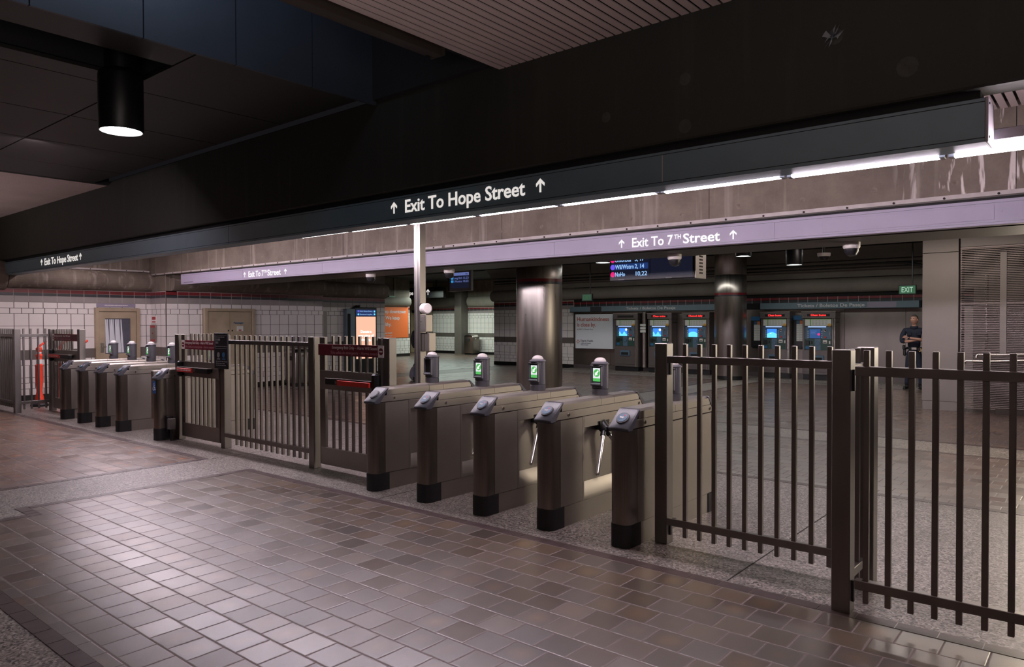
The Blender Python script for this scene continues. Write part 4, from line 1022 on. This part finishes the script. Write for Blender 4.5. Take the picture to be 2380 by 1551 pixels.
b = B(); b.cyl((0, .06, .51), (0, .06, 1.2), .03, 'plastic_dark', 10); b.build('hanger', mo)
dp = thing('departure_board', 'double hanging board listing Wil/Wstrn and NoHo departures', 'screen', (-5.98, 9.5, 2.262))
b = B(); b.box(0, 1.40, 0, .34, 0, .52, 'plastic_dark', .01); b.build('casing', dp)
b = B(); b.box(.03, .69, -.003, 0, .04, .48, 'screen_black'); b.build('panel', dp)
b = B(); b.box(.70, 1.37, -.003, 0, .04, .48, 'screen_black'); b.build('panel', dp)
b = B(); b.box(.03, .665, -.0045, -.003, .165, .255, 'scr_navy'); b.build('highlight_row', dp)
for z, t, n in ((.285, 'UnionSta', '5, 17'), (.178, 'Wil/Wstrn', '2, 14'), (.068, 'NoHo', '10,22')):
    w = {'UnionSta': .275, 'Wil/Wstrn': .32, 'NoHo': .17}[t]; nx, nw = (.46, .19) if t == 'NoHo' else (.445, .155)
    lettering(t, dp, .062, 'scr_text', (.105, -.005, z), width=w, bold=0.01); lettering(n, dp, .062, 'scr_text', (nx, -.005, z), width=nw, bold=0.01)
b = B()
for z, m in ((.316, 'dot_pink'), (.208, 'dot_violet'), (.098, 'dot_pink')): b.cyl((.06, -.003, z), (.06, -.0055, z), .040, m, 20)
b.build('line_dot', dp)
b = B(); b.box(.16, .26, -.004, -.001, .01, .022, 'ink_grey'); b.box(.95, 1.05, -.004, -.001, .01, .022, 'ink_grey'); b.build('maker_mark', dp, smooth=0)
b = B(); b.box(1.40, 1.415, 0.0, .34, -.005, .525, 'steel_side', .003); b.build('side_plate', dp)
b = B()
for i in range(9):
    for j in range(2): b.box(1.415, 1.417, .12+j*.06, .165+j*.06, .06+i*.047, .085+i*.047, 'gap')
b.build('vent_slots', dp, smooth=0)
for x in (.35, 1.05): b = B(); b.cyl((x, .17, .52), (x, .17, 1.35), .025, 'plastic_dark', 10); b.build('hanger', dp)
def dome(x, y, z, label, r=.085, stem=0.):
    o = thing('dome_camera', label, 'camera', (x, y, z), 'dome cameras')
    b = B(); b.cyl((0, 0, 0), (0, 0, stem), .03, 'conduit', 8) if stem else None; b.lathe([(0, 0), (r, 0), (r, -.05), (r*.92, -.065), (r*.85, -.068)], (0, 0, 0), 'horn', 24); b.build('mount', o)
    b = B(); b.lathe([(r*.84, -.066), (r*.8, -.10), (r*.55, -.135), (0, -.15)], (0, 0, 0), 'plastic_dark', 24); b.build('bubble', o)
    b = B(); b.lathe([(r*.86, -.066), (r*.90, -.10), (r*.6, -.142), (r*.3, -.148)], (0, 0, 0), 'horn', 24); 
    bmesh.ops.delete(b.bm, geom=[v for v in b.bm.verts if v.co.y < r*.2], context='VERTS'); b.build('shroud', o)
dome(-4.22, 8.20, 2.478, 'white dome camera under the concrete beam above the departure board')
dome(-2.17, 8.20, 2.478, 'white dome camera under the concrete beam nearer the steel pillar')
dome(-9.75, 7.95, 2.478, 'white dome camera under the beam over the passenger display')
dome(-8.03, 8.1, 2.478, 'white dome camera under the beam over the small hanging monitor')
dome(-4.45, 14.9, 2.98, 'dark bubbled dome camera hung from the hall ceiling', .12, .72)
def downlight(x, y, zb, r, h, ztop, label, glow, watts, ang=100):
    o = thing('downlight', label, 'light', (x, y, zb), 'cylinder downlights')
    b = B(); b.lathe([(r*.97, 0), (r, .01), (r, h-.05), (r*.96, h-.02), (r*.84, h), (0, h)], (0, 0, 0), 'black', 32); b.lathe([(r*.97, 0), (r*.93, 0), (r*.9, .06)], (0, 0, 0), 'dome', 32); b.build('can', o)
    b = B(); b.lathe([(r*.72, h-.01), (r*.72, ztop-zb)], (0, 0, 0), 'black', 24); b.build('neck', o)
    b = B(); b.lathe([(r*.90, .015), (0, .012)], (0, 0, 0), glow, 32); b.build('lamp', o)
    spot(o.name+'_beam', (x, y, zb-.02), (x, y, 0), watts, (.90, .93, 1.) if ang < 90 else (.85, .96, 1.), math.radians(ang), .8, r*.7)
downlight(-6.42, 2.60, 3.25, .172, .50, 4.28, 'black cylinder downlight hanging from the dark ceiling slot', 'lamp_glow', 70, 100)
for x, y, l in ((-7.7, 12.0, 'small glowing downlight beside the departure board'), (-5.71, 14.0, 'small glowing downlight against the second steel column'), (-4.72, 14.0, 'small glowing downlight with a visible black can in the hall')):
    downlight(x, y, {-7.7: 2.79, -5.71: 2.93, -4.72: 2.71}[x], .15, .32, 3.62, l, 'lamp_glow_small', 18)

# ================================================================== TICKET MACHINES
def tvm(x0, x1, led, label, screen='hill', body_y=20.72):
    w = x1-x0; o = thing('ticket_machine', label, 'ticket machine', (x0, body_y, 0), 'ticket machines')
    d = YT-.022-body_y; T = .06
    b = B(); b.box(0, w, .02, d, .16, 1.62, 'tvm_body', .004); b.build('cabinet', o)
    b = B(); b.box(.01, w-.01, .05, d, 0, .16, 'base_black'); b.build('plinth', o)
    b = B(); b.box(-.01, w+.01, -.03, d, 1.72, 1.90, 'tvm_body', .006); b.box(-.02, w+.02, -.05, d, 1.895, 1.915, 'tvm_trim', .003); b.box(0, w, .022, d, 1.60, 1.73, 'tvm_body'); hd = b.build('hood', o)
    b = B(); b.box(w*.16, w*.84, -.034, -.03, 1.775, 1.845, 'black'); b.build('message_panel', hd)
    if led: lettering(led, hd, .05, 'red_led', (w*.5, -.036, 1.787), width=w*(.46 if len(led) < 12 else .52), align='c', bold=.02)
    b = B(); b.box(w*.09, w*.87, .0, .02, 1.515, 1.70, 'paper'); hp = b.build('instruction_card', o)
    b = B(); b.box(w*.09, w*.87, -.002, 0, 1.688, 1.70, 'leaf_green'); b.box(w*.235, w*.265, -.002, 0, 1.515, 1.69, 'leaf_green')
    b.cyl((w*.82, 0, 1.53), (w*.82, -.003, 1.53), .05, 'sun_yellow', 16)
    for i in range(5):
        for j in range(4):
            b.box(w*(.30+.10*i), w*(.30+.10*i)+.05, -.002, 0, 1.545+.033*j, 1.553+.033*j, 'ink_grey')
    b.build('card_print', hp, smooth=0)
    # recessed face with controls
    b = B(); b.box(w*.08, w*.88, .01, .02, 1.155, 1.50, 'tvm_blue'); b.box(w*.08, w*.88, .008, .02, .845, 1.155, 'tvm_green'); b.box(w*.38, w*.56, .004, .02, .845, 1.155, 'tvm_blue')
    for a, c in ((w*.06, w*.08), (w*.88, w*.90)): b.box(a, c, -.03, .02, .84, 1.515, 'tvm_body')
    b.box(w*.06, w*.90, -.03, .02, 1.50, 1.515, 'tvm_body'); b.build('control_face', o)
    b = B(); b.box(w*.18, w*.72, -.012, .008, 1.475, 1.497, 'recess_glow'); b.build('face_lamp', o)
    sx0, sx1, sz0, sz1 = w*.22, w*.56, 1.17, 1.425
    b = B(); b.box(sx0-.015, sx1+.015, -.002, .01, sz0-.015, sz1+.015, 'plastic_dark', .003); sc_ = b.build('screen_frame', o)
    b = B(); hw = sx1-sx0
    if screen in ('hill', 'hillsun', 'cloud', 'flash'):
        b.box(sx0, sx1, -.005, -.002, sz0, sz1, 'scr_blue')
        pts = [(sx0, sz0)]+[(sx0+hw*t/12, sz0+.10+(.05*math.sin(t*.9+1) if screen.startswith('hill') else .05*math.sin(PI*t/12)+.01)) for t in range(13)]+[(sx1, sz0)]
        b.prism(pts, 'y', -.007, -.005, 'scr_cyan')
        if screen == 'hillsun': b.cyl((sx1-.04, -.005, sz1-.045), (sx1-.04, -.008, sz1-.045), .038, 'scr_hot', 16)
        if screen == 'flash': b.cyl((sx0+hw*.38, -.007, sz0+.12), (sx0+hw*.38, -.008, sz0+.12), .014, 'scr_hot', 12)
    else:
        b.box(sx0, sx1, -.005, -.002, sz0, sz1, 'scr_dim'); b.cyl((sx1-.05, -.005, sz0+.11), (sx1-.05, -.007, sz0+.11), .035, 'red_led' if False else 'dot_pink', 16)
        for i, l in enumerate((.16, .12, .14)): b.box(sx0+.04, sx0+.04+l, -.0065, -.005, sz1-.06-.04*i, sz1-.05-.04*i, 'scr_textdim')
    b.build('screen', sc_, smooth=0)
    b = B()
    for s in range(4): b.box(w*.17, w*.195, -.002, .01, sz0+.01+.055*s, sz0+.045+.055*s, 'paper'); b.box(w*.585, w*.61, -.002, .01, sz0+.01+.055*s, sz0+.045+.055*s, 'paper')
    b.build('soft_key', o, smooth=0)
    b = B(); b.cyl((w*.70, .01, 1.39), (w*.70, -.015, 1.39), .035, 'chrome', 18); b.box(w*.685, w*.715, -.02, -.015, 1.37, 1.41, 'gap'); b.build('coin_slot', o)
    b = B(); b.cyl((w*.70, .01, 1.20), (w*.70, -.015, 1.20), .026, 'bar_red', 16); b.build('cancel_button', o)
    b = B(); b.box(w*.63, w*.76, -.02, .008, 1.03, 1.12, 'horn', .008); b.box(w*.65, w*.74, -.024, -.02, 1.055, 1.075, 'gap'); b.build('card_slot', o)
    b = B(); b.box(w*.12, w*.23, -.02, .008, .985, 1.10, 'plastic_dark', .008); b.build('bill_slot', o)
    b = B(); b.box(w*.27, w*.31, -.012, .008, 1.01, 1.09, 'plastic_dark', .004); b.build('receipt_slot', o)
    b = B(); b.box(w*.10, w*.24, -.01, .008, .875, .945, 'tag_blue', .003); b.build('bill_panel', o)
    b = B(); b.cyl((w*.47, .004, 1.03), (w*.47, -.008, 1.03), .06, 'disc', 22); b.cyl((w*.47, -.008, 1.03), (w*.47, -.010, 1.03), .045, 'tvm_blue', 22); b.build('tap_target', o)
    b = B(); b.box(w*.81, w*.85, -.004, .01, 1.02, 1.10, 'paper'); b.box(w*.82, w*.85, -.004, .01, 1.25, 1.36, 'ink_grey'); b.build('service_label', o, smooth=0)
    b = B(); b.box(w*.26, w*.66, -.02, .02, .52, .70, 'tvm_blue', .012); b.box(w*.31, w*.61, -.022, -.018, .55, .64, 'gap', .004); b.build('collection_tray', o)
    for a in (w*.915, w*.96): b = B(); b.box(a, a+.022, -.025, .02, .17, 1.72, 'tvm_trim', .004); b.build('door_edge', o)
    b = B(); b.box(.02, w-.04, .012, .02, .17, .175, 'gap'); b.box(.02, w-.04, .012, .02, .24, .244, 'gap'); b.build('panel_joint', o, smooth=0)
tvm(-12.86, -11.97, None, 'ticket machine with a blank message panel beside the white poster', 'hillsun')
tvm(-11.60, -10.76, 'Clean trains', 'ticket machine whose red message reads Clean trains', 'hillsun')
tvm(-10.38, -9.50, 'Cleaned daily', 'ticket machine whose red message reads Cleaned daily', 'cloud')
tvm(-7.93, -7.10, 'Clean buses', 'ticket machine reading Clean buses with a bright cloud screen', 'flash')
tvm(-6.76, -5.88, 'Clean buses', 'ticket machine reading Clean buses with a dim blue screen and pink dot', 'text')
pn = thing('machine_pilaster', 'curved steel pilaster with paper notices between two ticket machines', 'panel', (-11.785, 20.9, 0))
b = B(); b.prism([(.105*math.cos(t), -.17*math.sin(t)) for t in [PI*k/12 for k in range(13)]][::1]+[(-.105, .18), (.105, .18)], 'z', .16, 1.95, 'steel_wall'); b.build('casing', pn)
b = B()
for z in (1.32, 1.42, 1.52): b.box(-.10, .10, -.178, -.172, z-.03, z+.045, 'paper')
b.build('notice', pn, smooth=0)
for k, (xa, xb, tx0, tx1, blanks) in enumerate(((-14.75, -9.2, -12.49, -10.70, ((-13.9, -13.5),)), (-8.0, -3.9, -6.94, -5.185, ()))):
    tb_ = thing('ticket_sign', ('grey fascia sign reading Tickets Boletos De Pasaje over the three machines', 'grey fascia sign reading Tickets Boletos De Pasaje over the two machines')[k], 'sign', (0, 20.85, 1.98))
    b = B(); b.box(xa, xb, 0, YT-20.855, 0, .185, 'sign_dark', .003); b.build('casing', tb_)
    b = B(); b.box(xa, xb, -.01, .0, -.012, .008, 'gap'); b.build('lower_edge', tb_, smooth=0)
    lettering('Tickets / Boletos De Pasaje', tb_, .085, 'letters_grey', (tx0, -.002, .055), width=tx1-tx0, bold=.01)
    if k == 0:
        b = B(); b.box(-13.9, -13.45, -.004, 0, .01, .175, 'navy_tile'); b.build('dark_plate', tb_)
    else:
        b = B(); b.box(-5.12, -4.42, -.004, 0, .02, .165, 'sign_lav'); b.build('pale_plate', tb_)
pw = thing('poster', 'white poster reading Humankindness is close by next to the ticket machines', 'poster', (-14.55, 20.9, .72))
b = B(); b.box(0, 1.52, 0, YT-.02-20.9, 0, 1.18, 'poster_white'); b.build('sheet', pw)
lettering('Humankindness', pw, .135, 'ink_rust', (.075, -.002, .945), width=1.30); lettering('is close by.', pw, .135, 'ink_rust', (.075, -.002, .755), width=.77)
b = B(); b.cyl((.09, 0, .66), (.09, -.003, .66), .016, 'ink_rust', 10); b.build('pin', pw)
lettering('1401 S Grand Ave', pw, .05, 'ink_grey', (.13, -.002, .635), width=.60, bold=0)
b = B()
for k in range(6):
    a = 2*PI*k/6; c = Vector((.115, -.002, .235)); d = Vector((math.cos(a), 0, math.sin(a))); e = Vector((-math.sin(a), 0, math.cos(a)))
    b.face([c+d*.02, c+d*.05+e*.018, c+d*.078, c+d*.05-e*.018], 'ink_rust')
b.build('emblem', pw, smooth=0)
lettering('Dignity Health.', pw, .062, 'ink_dark', (.225, -.002, .235), width=.52, bold=.006)
lettering('California Hospital', pw, .036, 'ink_dark', (.235, -.002, .16), width=.40, bold=0); lettering('Medical Center', pw, .036, 'ink_dark', (.235, -.002, .105), width=.30, bold=0)
for k, (x0, z0, z1) in enumerate(((-8.30, .98, 1.78), (-7.075, .98, 1.80))):
    m_ = thing('map_panel', ('narrow blue and white map panel beside the second steel column', 'narrow blue and white map panel between two ticket machines')[k], 'panel', (x0, 20.93, z0))
    b = B(); b.box(0, .28, 0, YT-.022-20.93, -.1, z1-z0-.11, 'plastic_dark', .004); b.build('casing', m_)
    b = B(); b.box(.0, .28, -.006, .02, z1-z0-.12, z1-z0, 'tag_blue', .002); b.build('header', m_)
    b = B(); b.box(.09, .18, -.005, 0, .10, z1-z0-.14, 'paper'); b.box(.185, .275, -.005, 0, .10, z1-z0-.14, 'paper'); b.box(.09, .18, -.006, -.005, z1-z0-.24, z1-z0-.14, 'disc'); b.box(.185, .275, -.006, -.005, z1-z0-.24, z1-z0-.14, 'tag_orange')
    for i in range(9): b.box(.10, .17, -.006, -.005, .14+.05*i, .148+.05*i, 'ink_grey'); b.box(.195, .265, -.006, -.005, .14+.05*i, .148+.05*i, 'ink_grey')
    b.build('route_card', m_, smooth=0)
    b = B(); b.box(.05, .26, -.05, .0, -.12, -.06, 'black', .006); b.build('leaflet_tray', m_)
# pipes along the hall cove
for k, (y, z, r) in enumerate(((20.6, 3.05, .022), (20.55, 3.14, .03), (20.45, 3.24, .018))):
    b = B(); b.cyl((-18, y, z), (-.2, y, z), r, 'conduit', 10)
    if k == 1: b.tube([(-4.6, y, z), (-4.2, y-.02, z-.02), (-3.8, y-.05, z-.10), (-3.6, y-.05, z-.25)], r*1.3, 'conduit', 10)
    tag(b.build('conduit_pipe'), ('lowest of the three dark pipes along the hall cove', 'middle and thickest of the dark pipes along the hall cove', 'highest of the three dark pipes along the hall cove')[k], 'pipe', 'pipes along the hall cove')

# ================================================================== LOUVRED LIFT ENCLOSURE
le = thing('louvre_screen', 'enclosure screen of fine horizontal steel louvres beside the steel pillar', 'screen', (-2.2, 15.3, 0))
b = B()
z = .07
while z < 2.94: b.box(0, 6.4, -.012, .012, z, z+.013, 'mesh'); z += .031
lv = b.build('louvre_slats', le, smooth=0); 
for x in (.0, .98, 2.4, 3.8, 5.2): b = B(); b.box(x, x+.02, .012, .05, .05, 2.96, 'mesh'); b.build('mullion', le)
for x in (.60,): b = B(); b.box(x, x+.10, -.03, -.012, 1.02, 2.85, 'panelgrey', .002); b.build('light_mullion', le)
for z in (1.94, 2.94): b = B(); b.box(0, 6.4, -.02, .02, z, z+.028, 'mesh', .002); b.build('transom', le)
b = B(); b.box(0, 6.4, -.03, .55, 2.97, 3.58, 'panelgrey', .004); b.build('header', le)
b = B(); b.box(.55, 6.4, -.10, .02, .0, .09, 'fascia', .003); b.build('sill_step', le)
bk = thing('lift_shaft_panel', 'brown grey back panel seen through the steel louvres', 'panel', (-2.2, 16.9, 0))
b = B(); b.box(0, 6.4, 0, .1, 0, 3.58, 'panelgrey'); b.build('panel', bk)
b = B(); b.box(.95, 6.0, -.04, 0, 2.25, 2.75, 'steel_wall', .004); b.build('header_panel', bk)
b = B(); b.box(1.05, 1.35, -.02, 0, 1.3, 1.45, 'gap'); b.build('vent', bk)
b = B(); b.cyl((.32, -.9, 0), (.32, -.9, 2.5), .03, 'chrome', 12); tag(b.build('steel_upright', None, (-2.2, 16.9, 0)), 'thin bright upright tube behind the steel louvres', 'pole')
for k, (z, x0) in enumerate(((1.045, .27), (.925, .09))):
    b = B(); b.tube([(x0, -.16, z-.06), (x0+.0, -.14, z-.02), (x0+.03, -.13, z), (x0+.35, -.13, z+.004), (x0+1.2, -.13, z+.05), (6.0, -.13, z+.32)], .018, 'chrome', 12)
    tag(b.build('hand_rail', None, (-2.2, 15.3, 0)), ('upper bright handrail tube in front of the steel louvres', 'lower bright handrail tube in front of the steel louvres')[k], 'handrail', 'handrails')

# ================================================================== PEOPLE
def skin_mesh(verts, edges, sub=2):
    """verts: (x, y, z, rx[, ry]); a skinned, subdivided surface as mesh data"""
    me = bpy.data.meshes.new('figure'); me.from_pydata([v[:3] for v in verts], edges, [])
    o = bpy.data.objects.new('figure', me); COL.objects.link(o)
    md = o.modifiers.new('skin', 'SKIN'); md.use_smooth_shade = True; md.branch_smoothing = .3
    for i, v in enumerate(verts):
        sv = me.skin_vertices[0].data[i]; sv.radius = (v[3], v[4] if len(v) > 4 else v[3]); sv.use_root = (i == 0)
    ms = o.modifiers.new('sub', 'SUBSURF'); ms.levels = sub; ms.render_levels = sub
    bpy.context.view_layer.update()
    r = bpy.data.meshes.new_from_object(o.evaluated_get(bpy.context.evaluated_depsgraph_get()))
    bpy.data.objects.remove(o); bpy.data.meshes.remove(me)
    return r
def figure_part(name, meshes, m, parent):
    bm = bmesh.new()
    for me in meshes: bm.from_mesh(me); bpy.data.meshes.remove(me)
    me = bpy.data.meshes.new(name); bm.to_mesh(me); bm.free(); me.shade_smooth(); me.materials.clear(); me.materials.append(M[m])
    o = bpy.data.objects.new(name, me); COL.objects.link(o); o.parent = parent; return o
def chain(n0, n): return [(n0+i, n0+i+1) for i in range(n-1)]
def head_mesh(cx, cy, cz, turn):
    """head with brow, nose, mouth, chin and ears; faces -Y before turning"""
    bm = bmesh.new(); bmesh.ops.create_uvsphere(bm, u_segments=28, v_segments=20, radius=1)
    for v in bm.verts:
        x, y, z = v.co
        w = .077*(1-.16*max(0, -z)**1.5); d = .098*(1-.10*max(0, -z)); h = .122
        if y < 0 and z < -.1: w *= 1-.22*(-z)*(-y)            # jaw narrows to the chin
        X, Y, Z = x*w, y*d, z*h
        if y < -.55:
            if abs(x) < .55 and .10 < z < .40: Y += .010*(1-abs(z-.25)/.15)      # eye sockets
            if abs(x) < .2 and -.28 < z < .22: Y -= .026*(1-abs(x)/.2)*(.45+.55*(.22-z)/.5)  # nose
            if abs(x) < .35 and -.56 < z < -.44: Y += .004
            if abs(x) < .3 and z < -.72: Y -= .008
        v.co = (X, Y, Z)
    for s in (-1, 1):
        mt = Matrix.Translation((s*.078, .012, .0)) @ Matrix.Diagonal((.010, .020, .032, 1)); bmesh.ops.create_uvsphere(bm, u_segments=10, v_segments=8, radius=1, matrix=mt)
    bm.transform(Matrix.Translation((cx, cy, cz)) @ Matrix.Rotation(turn, 4, 'Z'))
    me = bpy.data.meshes.new('head'); bm.to_mesh(me); bm.free(); return me
def hand(wr, dirv, palm, side, curl=.5):
    """palm and five bent fingers as skin chains from the wrist"""
    wr, d, p = Vector(wr), Vector(dirv).normalized(), Vector(palm).normalized(); s = d.cross(p)*side
    V, E_ = [], []
    V.append((*wr, .024, .019)); k = wr+d*.045; V.append((*k, .036, .015)); V.append((*(wr+d*.088), .038, .013)); E_ += [(0, 1), (1, 2)]
    out = [skin_mesh(V, E_, 1)]
    for i, L in enumerate((.066, .076, .070, .055)):
        b0 = wr+d*.075+s*(.028-.0185*i); b1 = wr+d*.10+s*(.029-.0192*i)
        dd = (d*math.cos(curl)+p*math.sin(curl)).normalized(); b2 = b1+dd*L*.55; d3 = (d*math.cos(curl*1.9)+p*math.sin(curl*1.9)).normalized(); b3 = b2+d3*L*.45
        out.append(skin_mesh([(*b0, .0088), (*b1, .0086), (*b2, .0078), (*b3, .0062)], chain(0, 4), 1))
    t0 = wr+d*.025+s*.028; t1 = t0+d*.03+s*.022+p*.008; t2 = t1+d*.028+s*.006+p*.012
    out.append(skin_mesh([(*t0, .011), (*t1, .0098), (*t2, .0075)], chain(0, 3), 1))
    return out
def legs(r, lift=0., spread=.10, foot_z=.06):
    V = [(0, 0, 1.0, .142*r, .108*r), (0, 0, .88, .15*r, .11*r)]; E_ = [(0, 1)]
    for s in (-1, 1):
        n = len(V)
        V += [(s*.095, 0, .80, .085*r), (s*(.095+spread*.3), -.01, .50, .062*r), (s*(.095+spread*.45), .01, .34, .055*r), (s*(.095+spread*.6), .015, foot_z+.03, .046*r)]
        E_ += [(1, n)]+chain(n, 4)
    return V, E_
def shoe(x, y, rz):
    b = B(); pts = [(-.04, .09), (-.045, .0), (-.05, -.10), (-.035, -.17), (.0, -.19), (.035, -.17), (.05, -.10), (.045, .0), (.04, .09)]
    b.prism(pts, 'z', 0, .028, 'leather', .004); b.prism([(a*.92, c*.95) for a, c in pts], 'z', .028, .075, 'leather', .02); b.cyl((0, .045, .05), (0, .05, .15), .05, 'leather', 16)
    return b, Matrix.Translation((x, y, 0)) @ Matrix.Rotation(rz, 4, 'Z')

# police officer, arms folded, looking to his right
cop = thing('person', 'police officer in dark navy uniform standing with folded arms by the steel pillar', 'person', (-3.77, 19.62, 0))
cop.rotation_euler = (0, 0, math.radians(10)); TURN = math.radians(-28)
V, E_ = legs(.74); n = len(V)
V += [(0, .0, 1.10, .07, .05), (0, 0, 1.30, .10, .07), (0, .01, 1.40, .085, .065), (0, .0, 1.50, .055, .055), (0, -.012, 1.57, .052, .054), (0, -.018, 1.62, .05, .05)]
E_ += [(0, n)]+chain(n, 6)
arms = {}
for s in (-1, 1):
    m = len(V); z2 = 1.17 if s < 0 else 1.215; yy = -.215 if s < 0 else -.245
    V += [(s*.18, .01, 1.39, .046), (s*.245, .0, 1.28, .044), (s*.255, -.06, 1.145, .044), (s*.12, yy+.02, z2-.015, .037), (-s*.03, yy, z2+.01, .029), (-s*.095, yy+.01, z2+.025, .024)]
    E_ += [(n+2, m)]+chain(m, 6); arms[s] = m
ms = [skin_mesh(V, E_), head_mesh(0, -.028, 1.665, TURN)]
ms += hand((-.095, -.235, 1.24), (-1, .25, .25), (0, .8, -.5), 1, .5) + hand((.095, -.205, 1.195), (1, .35, .2), (0, .8, -.4), -1, .6)
figure_part('body', ms, 'skin', cop)
SV = [(0, 0, .96, .150, .116), (0, .0, 1.10, .145, .108), (0, 0, 1.30, .170, .120), (0, .01, 1.43, .150, .100), (0, .0, 1.50, .082, .078)]; SE = chain(0, 5)
for s in (-1, 1):
    m = len(SV); z2 = 1.17 if s < 0 else 1.215; yy = -.215 if s < 0 else -.245
    SV += [(s*.19, .01, 1.42, .072), (s*.25, .0, 1.28, .064), (s*.26, -.06, 1.143, .058), (s*.165, yy+.06, z2-.016, .050)]; SE += [(3, m)]+chain(m, 4)
figure_part('shirt', [skin_mesh(SV, SE)], 'uniform', cop)
V, E_ = legs(1.10); figure_part('trousers', [skin_mesh(V, E_)], 'uniform', cop)
for x, rz in ((-.155, .25), (.155, -.25)):
    b, mx = shoe(x, .0, -rz); b.build('shoe', cop, mx=mx)
b = B(); b.lathe([(.158, .955), (.168, .96), (.168, 1.005), (.158, 1.01)], (0, 0, 0), 'leather', 32)
for v in b.bm.verts: v.co.y *= .80
bt = b.build('duty_belt', cop)
b = B(); b.box(-.235, -.165, -.06, .04, .80, 1.0, 'leather', .02); b.box(-.245, -.185, -.09, -.03, .95, 1.06, 'leather', .014); b.build('holster', bt)
b = B(); b.box(.07, .14, -.15, -.11, .92, 1.0, 'leather', .01); b.build('pouch', bt)
b = B(); b.prism([(.09, .93), (.12, .90), (.15, .93), (.155, .985), (.12, 1.005), (.085, .985)], 'y', -.145, -.135, 'gold', .003); b.build('badge', bt)
b = B(); b.box(-.055, .055, -.136, -.126, .955, 1.01, 'chrome', .004); b.build('buckle', bt)
# hair cap, eyes and brows on the turned head
HM = Matrix.Translation((0, -.028, 1.665)) @ Matrix.Rotation(TURN, 4, 'Z')
def hair_cap(parent, m, HM, back=0.):
    b = B(); b.ball((0, .006, .012), 1, m, 28, (.082, .104, .118))
    bmesh.ops.delete(b.bm, geom=[v for v in b.bm.verts if (v.co.y < -.03 and v.co.z < .082) or (v.co.y >= -.03 and v.co.z < .02-back-.35*max(0, v.co.y))], context='VERTS')
    return b.build('hair', parent, mx=HM)
hair_cap(cop, 'hair_grey', HM)
b = B()
for s in (-1, 1):
    b.ball((s*.030, -.082, .026), .0078, 'ink_grey', 10, (1.3, 1, .7)); b.ball((s*.030, -.0885, .026), .0048, 'hair', 8, (1, .6, 1))
b.build('eye', cop, mx=HM); b = B()
for s in (-1, 1): b.box(s*.030-.018, s*.030+.018, -.0905, -.078, .040, .045, 'hair_grey', .002)
b.build('eyebrow', cop, mx=HM)
b = B(); b.box(-.022, .022, -.0905, -.083, -.062, -.057, 'lip', .002); b.build('lip', cop, mx=HM)
b = B(); b.box(-.145, -.055, -.128, -.118, 1.30, 1.38, 'uniform', .006); b.box(.055, .145, -.128, -.118, 1.30, 1.38, 'uniform', .006); b.build('shirt_pocket', cop)
b = B(); b.prism([(-.075, -.062), (0, -.092), (.075, -.062), (.09, .02), (.065, .075), (-.065, .075), (-.09, .02)], 'z', 1.445, 1.515, 'uniform', .012); b.build('collar', cop)

# traveller mostly hidden by the steel pole, facing away toward the lobby
tr = thing('person', 'person in dark jacket and jeans standing mostly hidden behind the steel pole', 'person', (-14.62, 13.62, 0))
tr.rotation_euler = (0, 0, math.radians(200))
V, E_ = legs(.74); n = len(V)
V += [(0, .0, 1.08, .07, .05), (0, 0, 1.26, .115, .08), (0, .01, 1.35, .08, .06), (0, .0, 1.45, .052), (0, -.012, 1.52, .05)]; E_ += [(0, n)]+chain(n, 5)
for s in (-1, 1):
    m = len(V); V += [(s*.165, .01, 1.34, .046), (s*.215, .02, 1.20, .046), (s*.22, .0, 1.08, .040), (s*.20, -.07, .90, .027)]; E_ += [(n+2, m)]+chain(m, 4)
ms = [skin_mesh(V, E_), head_mesh(0, -.025, 1.57, .2)]
for s in (-1, 1): ms += hand((s*.20, -.075, .895), (0, -.35, -1), (-s, 0, 0), s, .4)
figure_part('body', ms, 'skin', tr)
SV = [(0, 0, .90, .155, .12), (0, .0, 1.08, .145, .11), (0, 0, 1.26, .165, .125), (0, .01, 1.38, .145, .10), (0, .0, 1.44, .075, .07)]; SE = chain(0, 5)
for s in (-1, 1):
    m = len(SV); SV += [(s*.175, .01, 1.37, .075), (s*.22, .02, 1.20, .064), (s*.225, .0, 1.08, .056), (s*.205, -.06, .93, .044)]; SE += [(3, m)]+chain(m, 4)
figure_part('jacket', [skin_mesh(SV, SE)], 'jacket', tr)
V, E_ = legs(1.04); figure_part('jeans', [skin_mesh(V, E_)], 'jeans', tr)
for x, rz in ((-.155, .2), (.155, -.2)):
    b, mx = shoe(x, .0, -rz); b.build('shoe', tr, mx=mx)
hair_cap(tr, 'hair', Matrix.Translation((0, -.025, 1.57)) @ Matrix.Rotation(.2, 4, 'Z'), .07)
bg = thing('travel_bag', 'soft grey duffel bag standing on the floor behind the steel pole', 'bag', (-15.13, 13.95, 0))
b = B(); b.ball((0, 0, .20), 1, 'bag', 28, (.22, .18, .24)); 
for v in b.bm.verts: v.co.z = max(v.co.z, .0); v.co.x *= 1.0+.12*(v.co.z < .15)
b.build('body', bg)
b = B(); b.tube([(-.12+.24*t/10, -.02, .40+.12*math.sin(PI*t/10)) for t in range(11)], .012, 'leather', 8); b.build('handle', bg)
b = B(); b.tube([(.222*math.cos(a), -.02, .20+.242*math.sin(a)) for a in [PI*k/16 for k in range(17)]], .006, 'leather', 6); b.build('zip', bg)
